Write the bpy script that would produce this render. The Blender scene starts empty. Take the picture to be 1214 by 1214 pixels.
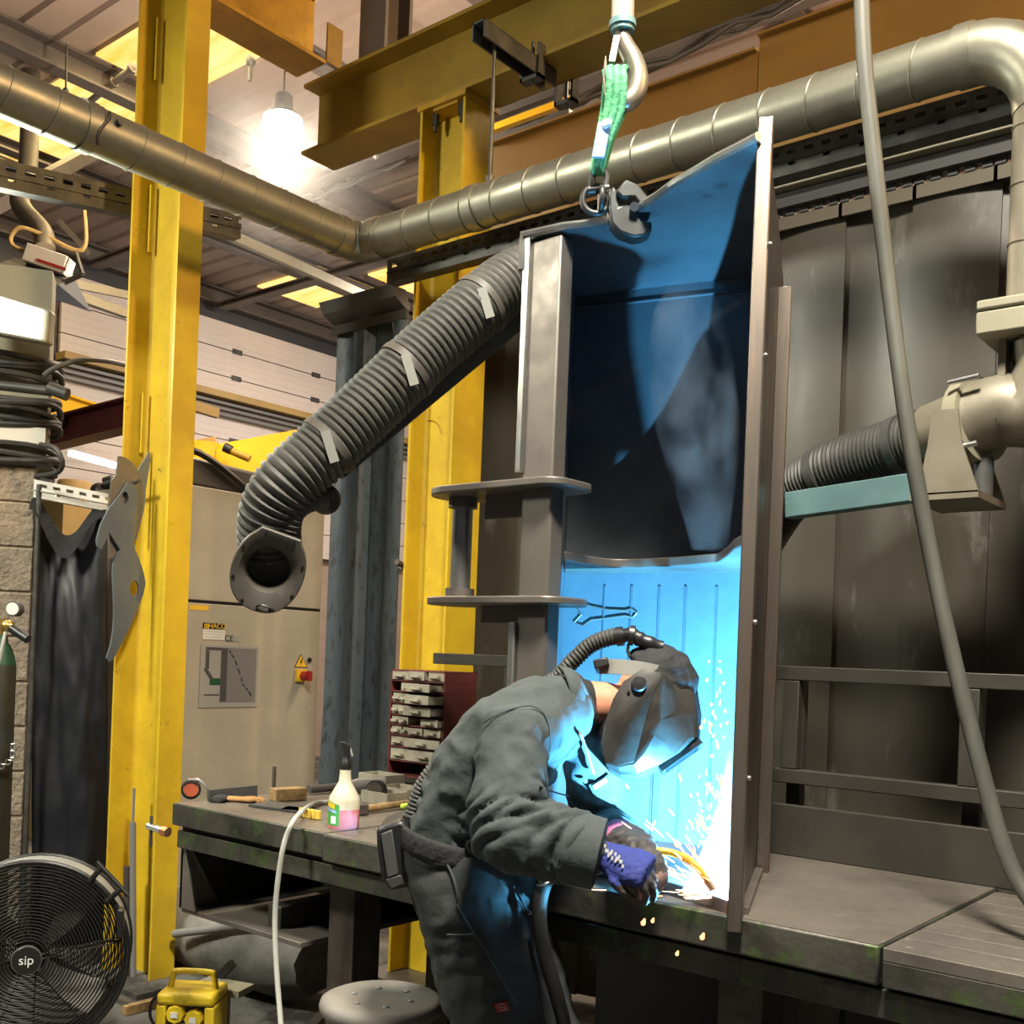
import bpy, bmesh, math, random
from mathutils import Vector, Matrix, noise
random.seed(7)
S = bpy.context.scene
COL = S.collection
V = Vector
PI = math.pi

# ------------------------------------------------------------------ camera
CAM_H = 1.5
RHO = math.radians(2.212)
TH = math.radians(39.3015)
FPX = 1282.65
CX, CY = 607.0, 779.48
RV = V((math.cos(TH), math.sin(TH), 0))
FV = V((-math.sin(TH), math.cos(TH), 0))
UP = V((0, 0, 1))
cd = bpy.data.cameras.new('camera')
cam = bpy.data.objects.new('camera', cd)
COL.objects.link(cam)
cr, sr = math.cos(RHO), math.sin(RHO)
right = RV * cr + UP * sr
upv = UP * cr - RV * sr
m = Matrix((right, upv, -FV)).transposed().to_4x4()
m.translation = (0, 0, CAM_H)
cam.matrix_world = m
cd.sensor_width = 36
cd.lens = 36 * FPX / 1214
cd.shift_y = (CY - 607) / 1214
cd.clip_start = 0.05
S.camera = cam

def at(px, py, x=None, y=None, z=None, d=None):
    """point of the workshop seen at a place of the 1214 px photograph, on a known plane"""
    dx, dy = px - CX, py - CY
    u = cr * dx + sr * dy
    v = -sr * dx + cr * dy
    r = FV * FPX + RV * u - UP * v
    if z is not None: t = (z - CAM_H) / r.z
    elif x is not None: t = x / r.x
    elif y is not None: t = y / r.y
    else: t = d / FPX
    return V((r.x * t, r.y * t, CAM_H + r.z * t))

# ------------------------------------------------------------------ materials
def mat(name, col, rough=0.6, metal=0.0, var=None, scale=6.0, mix=0.5, bump=0.0, bscale=None, detail=6,
        rvar=0.0, stretch=None, spec=0.5, emit=None, estr=0.0, spots=None, sscale=14, sthr=0.62):
    m = bpy.data.materials.new(name)
    m.use_nodes = True
    nt = m.node_tree
    N, L = nt.nodes, nt.links
    b = N['Principled BSDF']
    b.inputs['Roughness'].default_value = rough
    b.inputs['Metallic'].default_value = metal
    b.inputs['Specular IOR Level'].default_value = spec
    b.inputs['Base Color'].default_value = (*col, 1)
    if emit:
        b.inputs['Emission Color'].default_value = (*emit, 1)
        b.inputs['Emission Strength'].default_value = estr
    tc = N.new('ShaderNodeTexCoord')
    mp = N.new('ShaderNodeMapping')
    L.new(tc.outputs['Object'], mp.inputs['Vector'])
    if stretch: mp.inputs['Scale'].default_value = stretch
    out = None
    if var:
        nz = N.new('ShaderNodeTexNoise')
        nz.inputs['Scale'].default_value = scale
        nz.inputs['Detail'].default_value = detail
        nz.inputs['Roughness'].default_value = 0.65
        L.new(mp.outputs[0], nz.inputs['Vector'])
        rp = N.new('ShaderNodeValToRGB')
        rp.color_ramp.elements[0].position = 0.5 - 0.16 * (1.2 - mix)
        rp.color_ramp.elements[1].position = 0.5 + 0.16 * (1.2 - mix)
        rp.color_ramp.elements[0].color = (*col, 1)
        rp.color_ramp.elements[1].color = (*var, 1)
        L.new(nz.outputs['Fac'], rp.inputs[0])
        out = rp.outputs[0]
        if rvar:
            mr = N.new('ShaderNodeMapRange')
            mr.inputs[1].default_value = .3; mr.inputs[2].default_value = .7
            mr.inputs[3].default_value = max(0.05, rough - rvar); mr.inputs[4].default_value = min(1, rough + rvar)
            L.new(nz.outputs['Fac'], mr.inputs[0]); L.new(mr.outputs[0], b.inputs['Roughness'])
    if spots:
        n2 = N.new('ShaderNodeTexNoise')
        n2.inputs['Scale'].default_value = sscale; n2.inputs['Detail'].default_value = 8
        n2.inputs['Roughness'].default_value = 0.7
        L.new(mp.outputs[0], n2.inputs['Vector'])
        r2 = N.new('ShaderNodeValToRGB')
        sthr -= .075
        r2.color_ramp.elements[0].position = sthr; r2.color_ramp.elements[1].position = min(1, sthr + .09)
        r2.color_ramp.elements[0].color = (0, 0, 0, 1); r2.color_ramp.elements[1].color = (1, 1, 1, 1)
        L.new(n2.outputs['Fac'], r2.inputs[0])
        mx = N.new('ShaderNodeMixRGB')
        L.new(r2.outputs[0], mx.inputs[0])
        if out is not None: L.new(out, mx.inputs[1])
        else: mx.inputs[1].default_value = (*col, 1)
        mx.inputs[2].default_value = (*spots, 1)
        out = mx.outputs[0]
    if out is not None: L.new(out, b.inputs['Base Color'])
    if bump:
        n3 = N.new('ShaderNodeTexNoise')
        n3.inputs['Scale'].default_value = bscale or scale * 3
        n3.inputs['Detail'].default_value = 6
        L.new(mp.outputs[0], n3.inputs['Vector'])
        bp = N.new('ShaderNodeBump')
        bp.inputs['Strength'].default_value = bump
        bp.inputs['Distance'].default_value = 0.02
        L.new(n3.outputs['Fac'], bp.inputs['Height'])
        L.new(bp.outputs[0], b.inputs['Normal'])
    return m

def emis(name, col, s):
    m = bpy.data.materials.new(name); m.use_nodes = True
    nt = m.node_tree; nt.nodes.clear()
    o = nt.nodes.new('ShaderNodeOutputMaterial'); e = nt.nodes.new('ShaderNodeEmission')
    e.inputs[0].default_value = (*col, 1); e.inputs[1].default_value = s
    nt.links.new(e.outputs[0], o.inputs[0])
    return m

M = {}
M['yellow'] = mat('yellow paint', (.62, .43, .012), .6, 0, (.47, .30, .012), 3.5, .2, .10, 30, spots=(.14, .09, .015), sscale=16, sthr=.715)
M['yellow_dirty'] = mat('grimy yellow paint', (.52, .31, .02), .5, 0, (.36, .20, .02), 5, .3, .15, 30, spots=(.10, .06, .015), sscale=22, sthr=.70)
M['yellow_beam'] = mat('shaded yellow beam paint', (.36, .24, .022), .55, 0, (.27, .17, .02), 3, .3, .08, 20)  # yellow darkened for the dim light up at the beam
M['yellow_clean'] = mat('bright yellow paint', (.80, .47, .005), .4)
M['tan'] = mat('tan girder paint', (.42, .29, .10), .6, 0, (.34, .23, .09), 2, .2)
M['redbrown'] = mat('red oxide paint', (.11, .018, .014), .5, 0, (.08, .014, .012), 4, .3)
M['duct'] = mat('galvanised duct', (.36, .35, .28), .42, .8, (.25, .24, .19), 5, .3, .05, 9, rvar=.08, stretch=(1, 1, 1))
M['duct_tan'] = mat('grey painted duct', (.24, .215, .165), .5, .35, (.18, .16, .12), 6, .3)
M['galv'] = mat('dull zinc', (.12, .12, .11), .5, .6, (.06, .06, .06), 9, .3, .05)
M['white_tray'] = mat('white slotted tray', (.72, .70, .64), .5)
M['curtain'] = mat('dark curtain', (.045, .040, .030), .40, 0, (.070, .063, .048), 2.2, .1, .12, 3, rvar=.12, stretch=(1, 1, .35), spots=(.12, .115, .10), sscale=5, sthr=.66)
M['curtain_blue'] = mat('blue grey curtain', (.045, .06, .075), .5, 0, (.07, .09, .105), 2.2, .2, .1, 3, stretch=(1, 1, .4), spots=(.02, .025, .03), sscale=30, sthr=.6)
M['clamp'] = mat('brown clamp strip', (.13, .11, .08), .5, .2)
M['black'] = mat('black plastic', (.012, .012, .013), .42)
M['black_soft'] = mat('black fabric', (.010, .010, .012), .85, 0, (.018, .018, .02), 12, .3, .3, 60)
M['tarp'] = mat('black tarpaulin', (.006, .007, .011), .48, 0, (.012, .013, .018), 2.5, .3, .2, 5, rvar=.1)
M['rubber'] = mat('dark rubber hose', (.030, .030, .028), .55, 0, (.045, .044, .040), 8, .3)
M['hose_grey'] = mat('grey flexible hose', (.075, .072, .062), .62, 0, (.045, .043, .038), 6, .3, .1, 40)
M['hood'] = mat('grey hood plastic', (.085, .078, .066), .55, 0, (.06, .05, .04), 6, .4)
M['steel'] = mat('mill steel', (.19, .168, .145), .45, .55, (.14, .125, .11), 5, .25, .05, 14, rvar=.12, spots=(.20, .12, .07), sscale=7, sthr=.70)
M['steel_dark'] = mat('dark mill scale', (.12, .14, .16), .55, .30, (.085, .10, .12), 4, .3, .05, 12, rvar=.1)
M['steel_bright'] = mat('ground steel', (.50, .49, .46), .32, .9, (.36, .35, .33), 10, .3)
M['plate_edge'] = mat('cut plate edge', (.23, .205, .175), .38, .75, (.12, .085, .07), 6, .2, rvar=.15, stretch=(3, 3, .35), spots=(.33, .17, .11), sscale=3, sthr=.63)
M['side_steel'] = mat('dark rolled steel side', (.045, .036, .032), .36, .5, (.10, .08, .07), 5, .2, rvar=.12, stretch=(3, 3, .3), spots=(.20, .11, .08), sscale=3, sthr=.64)
M['copper_glint'] = mat('painted copper reflection', (.34, .15, .10), .35, .7)  # copper colour of a reflection, painted on the side plate
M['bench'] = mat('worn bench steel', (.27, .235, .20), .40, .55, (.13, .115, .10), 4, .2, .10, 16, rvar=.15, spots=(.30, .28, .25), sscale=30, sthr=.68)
M['bench_side'] = mat('grimy green shaded bench edge', (.03, .029, .025), .5, .3, (.08, .074, .06), 6, .3, .3, 14, spots=(.06, .09, .03), sscale=9, sthr=.60)  # green grime, with shade of the front faces darkened into the base
M['frame'] = mat('dark painted frame', (.055, .050, .041), .55, .3, (.04, .037, .031), 6, .3)
M['concrete'] = mat('dirty concrete', (.15, .145, .13), .8, 0, (.06, .058, .055), 1.6, .2, .3, 12, spots=(.025, .024, .023), sscale=3, sthr=.60)
M['block'] = mat('concrete block', (.30, .245, .185), .95, 0, (.21, .17, .13), 14, .3, .9, 40)
M['mortar'] = mat('mortar', (.38, .30, .22), .95, 0, None, bump=.5, bscale=50)
M['roof'] = mat('roof sheet', (.44, .35, .305), .6, 0, (.36, .285, .25), .8, .2)
M['purlin'] = mat('grey purlin', (.14, .12, .105), .55, .1, (.10, .085, .08), 3, .3)
M['doorpanel'] = mat('off white door panel', (.66, .60, .57), .6, 0, (.60, .54, .51), 1.5, .3)
M['wallbrick'] = mat('painted brick', (.42, .33, .27), .85, 0, (.34, .26, .21), 2, .3, .2, 18)
M['darkwall'] = mat('dark blue grey wall', (.05, .052, .06), .7)
M['palewall'] = mat('pale wall', (.70, .68, .68), .7)
M['machine'] = mat('grey machine paint', (.40, .375, .30), .5, 0, (.34, .315, .255), 4, .25, .03, 12, spots=(.30, .26, .18), sscale=12, sthr=.70)
M['dark_grey'] = mat('dark grey paint', (.06, .06, .06), .5)
M['midgrey'] = mat('mid grey paint', (.17, .17, .17), .5)
M['silver'] = mat('silver label', (.36, .36, .34), .4, .2)
M['paper'] = mat('white label', (.65, .64, .60), .6)
M['green'] = mat('green paint', (.01, .07, .03), .5)
M['red'] = mat('red plastic', (.30, .02, .015), .5)
M['yellow_sign'] = mat('yellow sign', (.75, .48, .03), .5)
M['copper'] = mat('copper', (.6, .26, .12), .35, .9)
M['brass'] = mat('brass', (.62, .40, .12), .35, .9)
M['chrome'] = mat('bright zinc', (.62, .62, .60), .28, .95)
M['jib_blue'] = mat('blue green arm', (.14, .25, .26), .5, .1, (.10, .19, .20), 5, .3)
M['olive'] = mat('olive rail', (.30, .28, .20), .55, .1, (.24, .22, .16), 3, .3)
M['cloth'] = mat('grey green overall cloth', (.050, .061, .062), .88, 0, (.038, .047, .048), 6, .3, .25, 26)
M['trouser'] = mat('charcoal trouser cloth', (.032, .036, .036), .9, 0, (.024, .027, .028), 6, .3, .25, 24)
M['skin'] = mat('skin', (.60, .27, .165), .5, 0, (.52, .21, .13), 12, .3, .05, 60)
M['helmet'] = mat('scuffed black helmet', (.020, .018, .016), .46, 0, (.040, .036, .032), 9, .2, .04, 40, rvar=.1, spec=.35)
M['visor'] = mat('dark green lens', (.004, .02, .06), .08, 0)
M['strap_grey'] = mat('grey headband', (.20, .20, .18), .6)
M['glove_blue'] = mat('blue knit glove', (.02, .035, .22), .8, 0, (.015, .025, .15), 20, .3, .3, 90)
M['leather'] = mat('dark leather', (.055, .040, .034), .65, 0, (.025, .02, .018), 12, .3, .35, 30)
M['leather_pale'] = mat('pale pink leather', (.32, .20, .17), .75, 0, (.16, .10, .09), 14, .3, .35, 30)
M['pink'] = mat('pink cuff', (.55, .14, .25), .8, 0, (.4, .1, .2), 20, .3, .3, 60)
M['gold'] = mat('yellow torch neck', (.70, .42, .05), .4, .5)
M['sling'] = mat('green sling webbing', (.09, .36, .17), .7, 0, (.06, .27, .12), 20, .3, .4, 70)
M['sling_blue'] = mat('blue sling label', (.20, .33, .62), .4, 0, (.30, .42, .68), 25, .3, .3, 60)
M['forged'] = mat('forged steel', (.07, .075, .075), .45, .6, (.04, .04, .04), 12, .3)
M['hook'] = mat('worn hook steel', (.30, .27, .22), .45, .7, (.20, .18, .15), 14, .3)
M['hookblock'] = mat('scuffed hoist tube', (.50, .44, .38), .45, .3, (.40, .30, .25), 10, .3)
M['cable'] = mat('grey cable sheath', (.10, .10, .085), .5, 0, (.06, .06, .05), 12, .3, stretch=(1, 1, .2))
M['cable_light'] = mat('light grey hose', (.42, .42, .38), .5)
M['bottle'] = mat('translucent white plastic', (.60, .55, .42), .35)
M['liquid'] = mat('pink liquid', (.68, .20, .20), .3)
M['label_green'] = mat('green label', (.06, .30, .05), .5)
M['wood'] = mat('rough timber', (.42, .27, .12), .8, 0, (.22, .13, .05), 5, .3, .3, 20, stretch=(1, 8, 8))
M['tan_leather'] = mat('tan leather', (.45, .24, .08), .8, 0, (.30, .15, .05), 14, .3, .3, 40)
M['tray_pale'] = mat('dusty pale plastic', (.33, .31, .24), .7, 0, (.22, .20, .155), 9, .3)
M['cab_red'] = mat('maroon steel cabinet', (.15, .035, .035), .5, 0, (.11, .028, .026), 7, .3)
M['stool'] = mat('grey stool top', (.125, .125, .12), .55, 0, (.20, .175, .15), 4, .3, .05, 20)
M['fan'] = mat('black fan paint', (.014, .013, .012), .4, .2)
M['fanblade'] = mat('dusty blade', (.20, .19, .17), .5, .4)
M['transformer'] = mat('scuffed yellow plastic', (.72, .52, .015), .45, 0, (.60, .42, .02), 7, .3, spots=(.16, .12, .05), sscale=14, sthr=.66)
M['plug'] = mat('pale grey plug', (.48, .48, .46), .5)
M['rust'] = mat('dark rusty bar', (.10, .08, .065), .6, .4, (.05, .04, .035), 12, .3)
M['cylinder'] = mat('worn gas cylinder', (.055, .05, .035), .45, .2, (.03, .028, .02), 5, .3)
M['tarp_lump'] = mat('dusty grey sheet', (.22, .21, .195), .75, 0, (.08, .078, .07), 3, .3, .2, 8)
M['lampglass'] = emis('lamp glow', (1, .86, .62), 60)
M['flood'] = emis('floodlight glow', (1, 1, .86), 9)
M['skylight'] = None
M['arc'] = emis('arc glow', (.75, .88, 1), 900)
M['spark'] = emis('spark glow', (1, .42, .17), 3.2)
M['spark_hot'] = emis('hot spark glow', (1, .66, .42), 8)
M['window_glow'] = emis('daylight window', (.85, .92, 1), 4)
M['tube'] = emis('fluorescent glow', (.9, .95, 1), 5)
def skylight_mat():
    m = bpy.data.materials.new('yellowed skylight'); m.use_nodes = True
    nt = m.node_tree; nt.nodes.clear(); N, L = nt.nodes, nt.links
    o = N.new('ShaderNodeOutputMaterial'); e = N.new('ShaderNodeEmission')
    tc = N.new('ShaderNodeTexCoord'); mp = N.new('ShaderNodeMapping'); mp.inputs['Scale'].default_value = (.5, 3.5, 1)
    nz = N.new('ShaderNodeTexNoise'); nz.inputs['Scale'].default_value = 2.2; nz.inputs['Detail'].default_value = 3
    rp = N.new('ShaderNodeValToRGB')
    rp.color_ramp.elements[0].position = .32; rp.color_ramp.elements[1].position = .66
    rp.color_ramp.elements[0].color = (1, .50, .08, 1); rp.color_ramp.elements[1].color = (1, .78, .30, 1)
    L.new(tc.outputs['Object'], mp.inputs[0]); L.new(mp.outputs[0], nz.inputs['Vector']); L.new(nz.outputs[0], rp.inputs[0])
    L.new(rp.outputs[0], e.inputs[0]); e.inputs[1].default_value = 1.5; L.new(e.outputs[0], o.inputs[0])
    return m
M['skylight'] = skylight_mat()

# ------------------------------------------------------------------ mesh builder
def frame_of(d):
    d = d.normalized()
    a = UP if abs(d.z) < .95 else V((1, 0, 0))
    u = d.cross(a).normalized()
    return u, u.cross(d).normalized()   # u: horizontal side, w: up-ish

class MB:
    def __init__(s): s.v = []; s.f = []
    def add(s, vs, fs):
        o = len(s.v); s.v += [V(p) for p in vs]; s.f += [tuple(i + o for i in f) for f in fs]; return s
    def obox(s, c, a, b, d):
        c, a, b, d = V(c), V(a), V(b), V(d)
        if a.cross(b).dot(d) < 0: d = -d
        vs = [c + i * a + j * b + k * d for k in (-1, 1) for j in (-1, 1) for i in (-1, 1)]
        return s.add(vs, [(0, 2, 3, 1), (4, 5, 7, 6), (0, 1, 5, 4), (2, 6, 7, 3), (0, 4, 6, 2), (1, 3, 7, 5)])
    def box(s, x0, x1, y0, y1, z0, z1):
        return s.obox(((x0 + x1) / 2, (y0 + y1) / 2, (z0 + z1) / 2), (abs(x1 - x0) / 2, 0, 0), (0, abs(y1 - y0) / 2, 0), (0, 0, abs(z1 - z0) / 2))
    def beam(s, p, q, w, h, side=None):
        p, q = V(p), V(q); d = q - p; u, t = frame_of(d)
        if side is not None:
            t = d.normalized().cross(V(side)).normalized(); u = t.cross(d.normalized()).normalized()
        return s.obox((p + q) / 2, d / 2, u * w / 2, t * h / 2)
    def tube(s, pts, r, n=12, caps=True, closed=False, sq=1.0):
        pts = [V(p) for p in pts]; k = len(pts)
        rs = r if isinstance(r, (list, tuple)) else [r] * k
        o = len(s.v); prev = None
        for i, p in enumerate(pts):
            if closed: d = pts[(i + 1) % k] - pts[i - 1]
            else: d = pts[min(i + 1, k - 1)] - pts[max(i - 1, 0)]
            d = d.normalized()
            if prev is None: u, w = frame_of(d)
            else:
                u = (prev - d * prev.dot(d))
                u = u.normalized() if u.length > 1e-6 else frame_of(d)[0]
                w = u.cross(d).normalized()
            prev = u
            for j in range(n):
                a = 2 * PI * j / n
                s.v.append(p + (u * math.cos(a) + w * math.sin(a) * sq) * rs[i])
        for i in range(k if closed else k - 1):
            i2 = (i + 1) % k
            for j in range(n):
                j2 = (j + 1) % n
                s.f.append((o + i * n + j, o + i * n + j2, o + i2 * n + j2, o + i2 * n + j))
        if caps and not closed:
            s.f.append(tuple(o + j for j in range(n - 1, -1, -1)))
            s.f.append(tuple(o + (k - 1) * n + j for j in range(n)))
        return s
    def cyl(s, p, q, r, r2=None, n=20): return s.tube([p, q], [r, r if r2 is None else r2], n)
    def lathe(s, prof, c, ax, n=28, cap0=True, cap1=True):
        ax = V(ax).normalized(); u, w = frame_of(ax); c = V(c); o = len(s.v)
        for r, h in prof:
            for j in range(n):
                a = 2 * PI * j / n
                s.v.append(c + ax * h + (u * math.cos(a) + w * math.sin(a)) * r)
        for i in range(len(prof) - 1):
            for j in range(n):
                j2 = (j + 1) % n
                s.f.append((o + i * n + j, o + i * n + j2, o + (i + 1) * n + j2, o + (i + 1) * n + j))
        if cap0: s.f.append(tuple(o + j for j in range(n - 1, -1, -1)))
        if cap1: s.f.append(tuple(o + (len(prof) - 1) * n + j for j in range(n)))
        return s
    def torus(s, c, ax, R, r, n=32, k=8, a0=0, a1=2 * PI, ref=None):
        ax = V(ax).normalized(); u, w = frame_of(ax); c = V(c)
        if ref is not None:
            u = V(ref); u = (u - ax * u.dot(ax)).normalized(); w = ax.cross(u)
        full = abs(a1 - a0 - 2 * PI) < 1e-6
        m_ = n if full else n + 1
        pts = [c + (u * math.cos(a0 + (a1 - a0) * i / n) + w * math.sin(a0 + (a1 - a0) * i / n)) * R for i in range(m_)]
        return s.tube(pts, r, k, True, full)
    def sphere(s, c, r, n=14, k=10, sc=(1, 1, 1)):
        c = V(c); o = len(s.v)
        s.v.append(c + V((0, 0, r * sc[2])))
        for i in range(1, k):
            t = PI * i / k
            for j in range(n):
                a = 2 * PI * j / n
                s.v.append(c + V((math.sin(t) * math.cos(a) * sc[0], math.sin(t) * math.sin(a) * sc[1], math.cos(t) * sc[2])) * r)
        s.v.append(c - V((0, 0, r * sc[2])))
        for j in range(n): s.f.append((o, o + 1 + j, o + 1 + (j + 1) % n))
        for i in range(k - 2):
            for j in range(n):
                a, b = o + 1 + i * n + j, o + 1 + i * n + (j + 1) % n
                s.f.append((a, a + n, b + n, b))
        e = len(s.v) - 1
        for j in range(n): s.f.append((e, o + 1 + (k - 2) * n + (j + 1) % n, o + 1 + (k - 2) * n + j))
        return s
    def prism(s, poly, vec):
        vec = V(vec); p = [V(q) for q in poly]; n = len(p); o = len(s.v)
        s.v += p + [q + vec for q in p]
        s.f.append(tuple(o + i for i in range(n - 1, -1, -1)))
        s.f.append(tuple(o + n + i for i in range(n)))
        for i in range(n):
            j = (i + 1) % n
            s.f.append((o + i, o + j, o + n + j, o + n + i))
        return s
    def loft(s, rings, cap=True, closed=True):
        o = len(s.v); n = len(rings[0])
        for r in rings: s.v += [V(p) for p in r]
        for i in range(len(rings) - 1):
            for j in range(n if closed else n - 1):
                j2 = (j + 1) % n
                s.f.append((o + i * n + j, o + i * n + j2, o + (i + 1) * n + j2, o + (i + 1) * n + j))
        if cap and closed:
            s.f.append(tuple(o + j for j in range(n - 1, -1, -1)))
            s.f.append(tuple(o + (len(rings) - 1) * n + j for j in range(n)))
        return s
    def holed(s, outer, holes, fr, th):
        """flat plate with real holes; 2-D outlines in frame fr=(origin,u,v), thickness th along u x v"""
        c, u, v = fr; nrm = u.cross(v).normalized()
        bm = bmesh.new()
        for lp in [outer] + holes:
            vs = [bm.verts.new((p[0], p[1], 0)) for p in lp]
            for i in range(len(vs)): bm.edges.new((vs[i], vs[(i + 1) % len(vs)]))
        bmesh.ops.triangle_fill(bm, use_beauty=True, use_dissolve=False, edges=bm.edges[:])
        g = bmesh.ops.extrude_face_region(bm, geom=bm.faces[:])
        for e in g['geom']:
            if isinstance(e, bmesh.types.BMVert): e.co.z += th
        bm.verts.index_update()
        s.add([c + u * q.co.x + v * q.co.y + nrm * q.co.z for q in bm.verts], [[q.index for q in f.verts] for f in bm.faces])
        bm.free(); return s
    def build(s, name, m, parent=None, smooth=40, bevel=0, label=None, fixn=True):
        me = bpy.data.meshes.new(name)
        off = parent_world(parent) if parent is not None else V((0, 0, 0))
        if parent is None and s.v:
            lo = V((min(p.x for p in s.v), min(p.y for p in s.v), min(p.z for p in s.v)))
            hi = V((max(p.x for p in s.v), max(p.y for p in s.v), max(p.z for p in s.v)))
            off = V(((lo.x + hi.x) / 2, (lo.y + hi.y) / 2, lo.z))
        me.from_pydata([tuple(p - off) for p in s.v], [], s.f)
        if fixn:
            bm = bmesh.new(); bm.from_mesh(me); bmesh.ops.recalc_face_normals(bm, faces=bm.faces[:]); bm.to_mesh(me); bm.free()
        if smooth:
            me.polygons.foreach_set('use_smooth', [True] * len(me.polygons))
            me.set_sharp_from_angle(angle=math.radians(smooth))
        me.materials.append(m)
        o = bpy.data.objects.new(name, me); COL.objects.link(o)
        if parent is not None: o.parent = parent
        else: o.location = off
        if bevel:
            b = o.modifiers.new('bevel', 'BEVEL'); b.width = bevel; b.segments = 2; b.limit_method = 'ANGLE'; b.angle_limit = math.radians(50)
        if label: o['label'] = label
        return o

def parent_world(p):
    l = V((0, 0, 0))
    while p is not None:
        l = l + p.location; p = p.parent
    return l

def tag(o, label, cat, group=None, kind=None):
    o['label'] = label; o['category'] = cat
    if group: o['group'] = group
    if kind: o['kind'] = kind
    return o
def thing(name, label, cat, loc, group=None):
    o = bpy.data.objects.new(name, None); COL.objects.link(o); o.location = V(loc); o.empty_display_size = .1
    return tag(o, label, cat, group)
def solid(mb, name, m, label, cat, group=None, kind=None, **k):
    return tag(mb.build(name, m, None, **k), label, cat, group, kind)
def struct(mb, name, m, parent=None, **k):
    o = mb.build(name, m, parent, **k)
    if parent is None: o['kind'] = 'structure'
    return o
def copy_tree(o, parent=None):
    c = o.copy(); COL.objects.link(c)
    if parent is not None: c.parent = parent
    for ch in list(o.children): copy_tree(ch, c)
    return c
def text_mb(txt, size, c, u, v, depth=.001, align='CENTER'):
    cu = bpy.data.curves.new('t', 'FONT'); cu.body = txt; cu.size = size; cu.align_x = align; cu.align_y = 'CENTER'
    cu.extrude = depth; o = bpy.data.objects.new('t', cu); COL.objects.link(o)
    bpy.context.view_layer.update()
    me = bpy.data.meshes.new_from_object(o.evaluated_get(bpy.context.evaluated_depsgraph_get()))
    u = V(u).normalized(); v = V(v).normalized(); n = u.cross(v)
    mb = MB().add([V(c) + u * q.co.x + v * q.co.y + n * q.co.z for q in me.vertices], [list(p.vertices) for p in me.polygons])
    bpy.data.objects.remove(o); bpy.data.curves.remove(cu); bpy.data.meshes.remove(me)
    return mb
def smooth_path(pts, k=8):
    """Catmull-Rom through points"""
    P = [V(p) for p in pts]; P = [P[0] * 2 - P[1]] + P + [P[-1] * 2 - P[-2]]; out = []
    for i in range(1, len(P) - 2):
        for j in range(k):
            t = j / k
            a, b, c, d = P[i - 1], P[i], P[i + 1], P[i + 2]
            out.append(.5 * ((2 * b) + (c - a) * t + (2 * a - 5 * b + 4 * c - d) * t * t + (3 * b - a - 3 * c + d) * t ** 3))
    out.append(P[-2]); return out
def resample(pts, step):
    out = [pts[0]]; acc = 0
    for a, b in zip(pts, pts[1:]):
        L = (b - a).length; t = step - acc
        while t <= L:
            out.append(a.lerp(b, t / L)); t += step
        acc = L - (t - step)
    return out
def corrugated(path, r, pitch, amp, n=20):
    """ribbed hose round a smooth path"""
    p = resample(path, pitch / 3); prof = [0, amp, amp * .85]
    return MB().tube(p, [r + prof[i % 3] for i in range(len(p))], n)

# ================================================================== SETTING
struct(MB().box(-12, 3, -3, 13, -.1, 0), 'floor', M['concrete'])
RZ = 6.0
# ribbed roof sheeting, ribs run along the length of the bench direction
ys = []; y = -3.0; k = 0
while y < 13:
    ys += [(y, 0), (y + .19, 0), (y + .21, .035), (y + .25, .035)]; y += .27
mb = MB(); o = 0
for yy, zz in ys: mb.v += [V((-12, yy, RZ + zz)), V((3, yy, RZ + zz))]
for i in range(len(ys) - 1): mb.f.append((2 * i, 2 * i + 1, 2 * i + 3, 2 * i + 2))
mb.box(-12, 3, -3, 13, RZ + .05, RZ + .08)
struct(mb, 'ceiling', M['roof'], smooth=0)
LX = -11.75
struct(MB().box(LX - .2, LX, -3, 13, 0, RZ), 'wall_left', M['wallbrick'])
struct(MB().box(LX, 3, 12.6, 12.8, 0, RZ), 'wall_back', M['palewall'])
# dark band of wall above the sectional door
struct(MB().box(LX, LX + .06, 2, 12.6, 5.62, 5.99), 'trim_1', M['darkwall'])
struct(MB().box(LX + .01, LX + .12, -2.9, 6.0, 2.6, 5.61), 'trim_2', M['darkwall'])

# sectional overhead door in the far left wall
dr = bpy.data.objects.new('door_1', None); COL.objects.link(dr); dr.location = (LX + .05, 9, 3.0); dr['kind'] = 'structure'
z = 5.6; hgt = .34
for i in range(8):
    if i == 3: z -= .16
    z1 = z - (hgt if i != 2 else .30)
    p = MB().box(LX + .08, LX + .13, 6.05, 12.4, z1 + .012, z)
    for q in range(1, 4): p.box(LX + .128, LX + .134, 6.05, 12.4, z1 + (z - z1) * q / 4 - .006, z1 + (z - z1) * q / 4 + .006)
    p.build('door_panel', M['doorpanel'], dr)
    for yy in (7.1, 8.4, 9.7, 11.0): MB().box(LX + .131, LX + .15, yy - .07, yy + .07, z1 - .02, z1 + .04).build('hinge', M['galv'], dr)
    z = z1
MB().box(LX + .14, LX + .34, 6.0, 12.4, 4.60, 4.68).build('cross_rail', M['tan'], dr)
t = MB()
for zz in (4.40, 4.47, 4.54): t.box(LX + .16, LX + .24, 6.0, 12.4, zz, zz + .035)
t.build('track', M['midgrey'], dr)

# far daylight window in the left wall, low down between the machines
w = struct(MB().box(LX + .02, LX + .06, 4.9, 6.2, 1.9, 3.2), 'window_1', M['window_glow'])
fw = MB()
for yy in (4.87, 5.55, 6.23): fw.box(LX + .03, LX + .10, yy - .03, yy + .03, 1.86, 3.24)
for zz in (1.87, 3.23): fw.box(LX + .03, LX + .10, 4.9, 6.2, zz - .03, zz + .03)
fw.build('window_frame', M['midgrey'], w)

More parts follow.
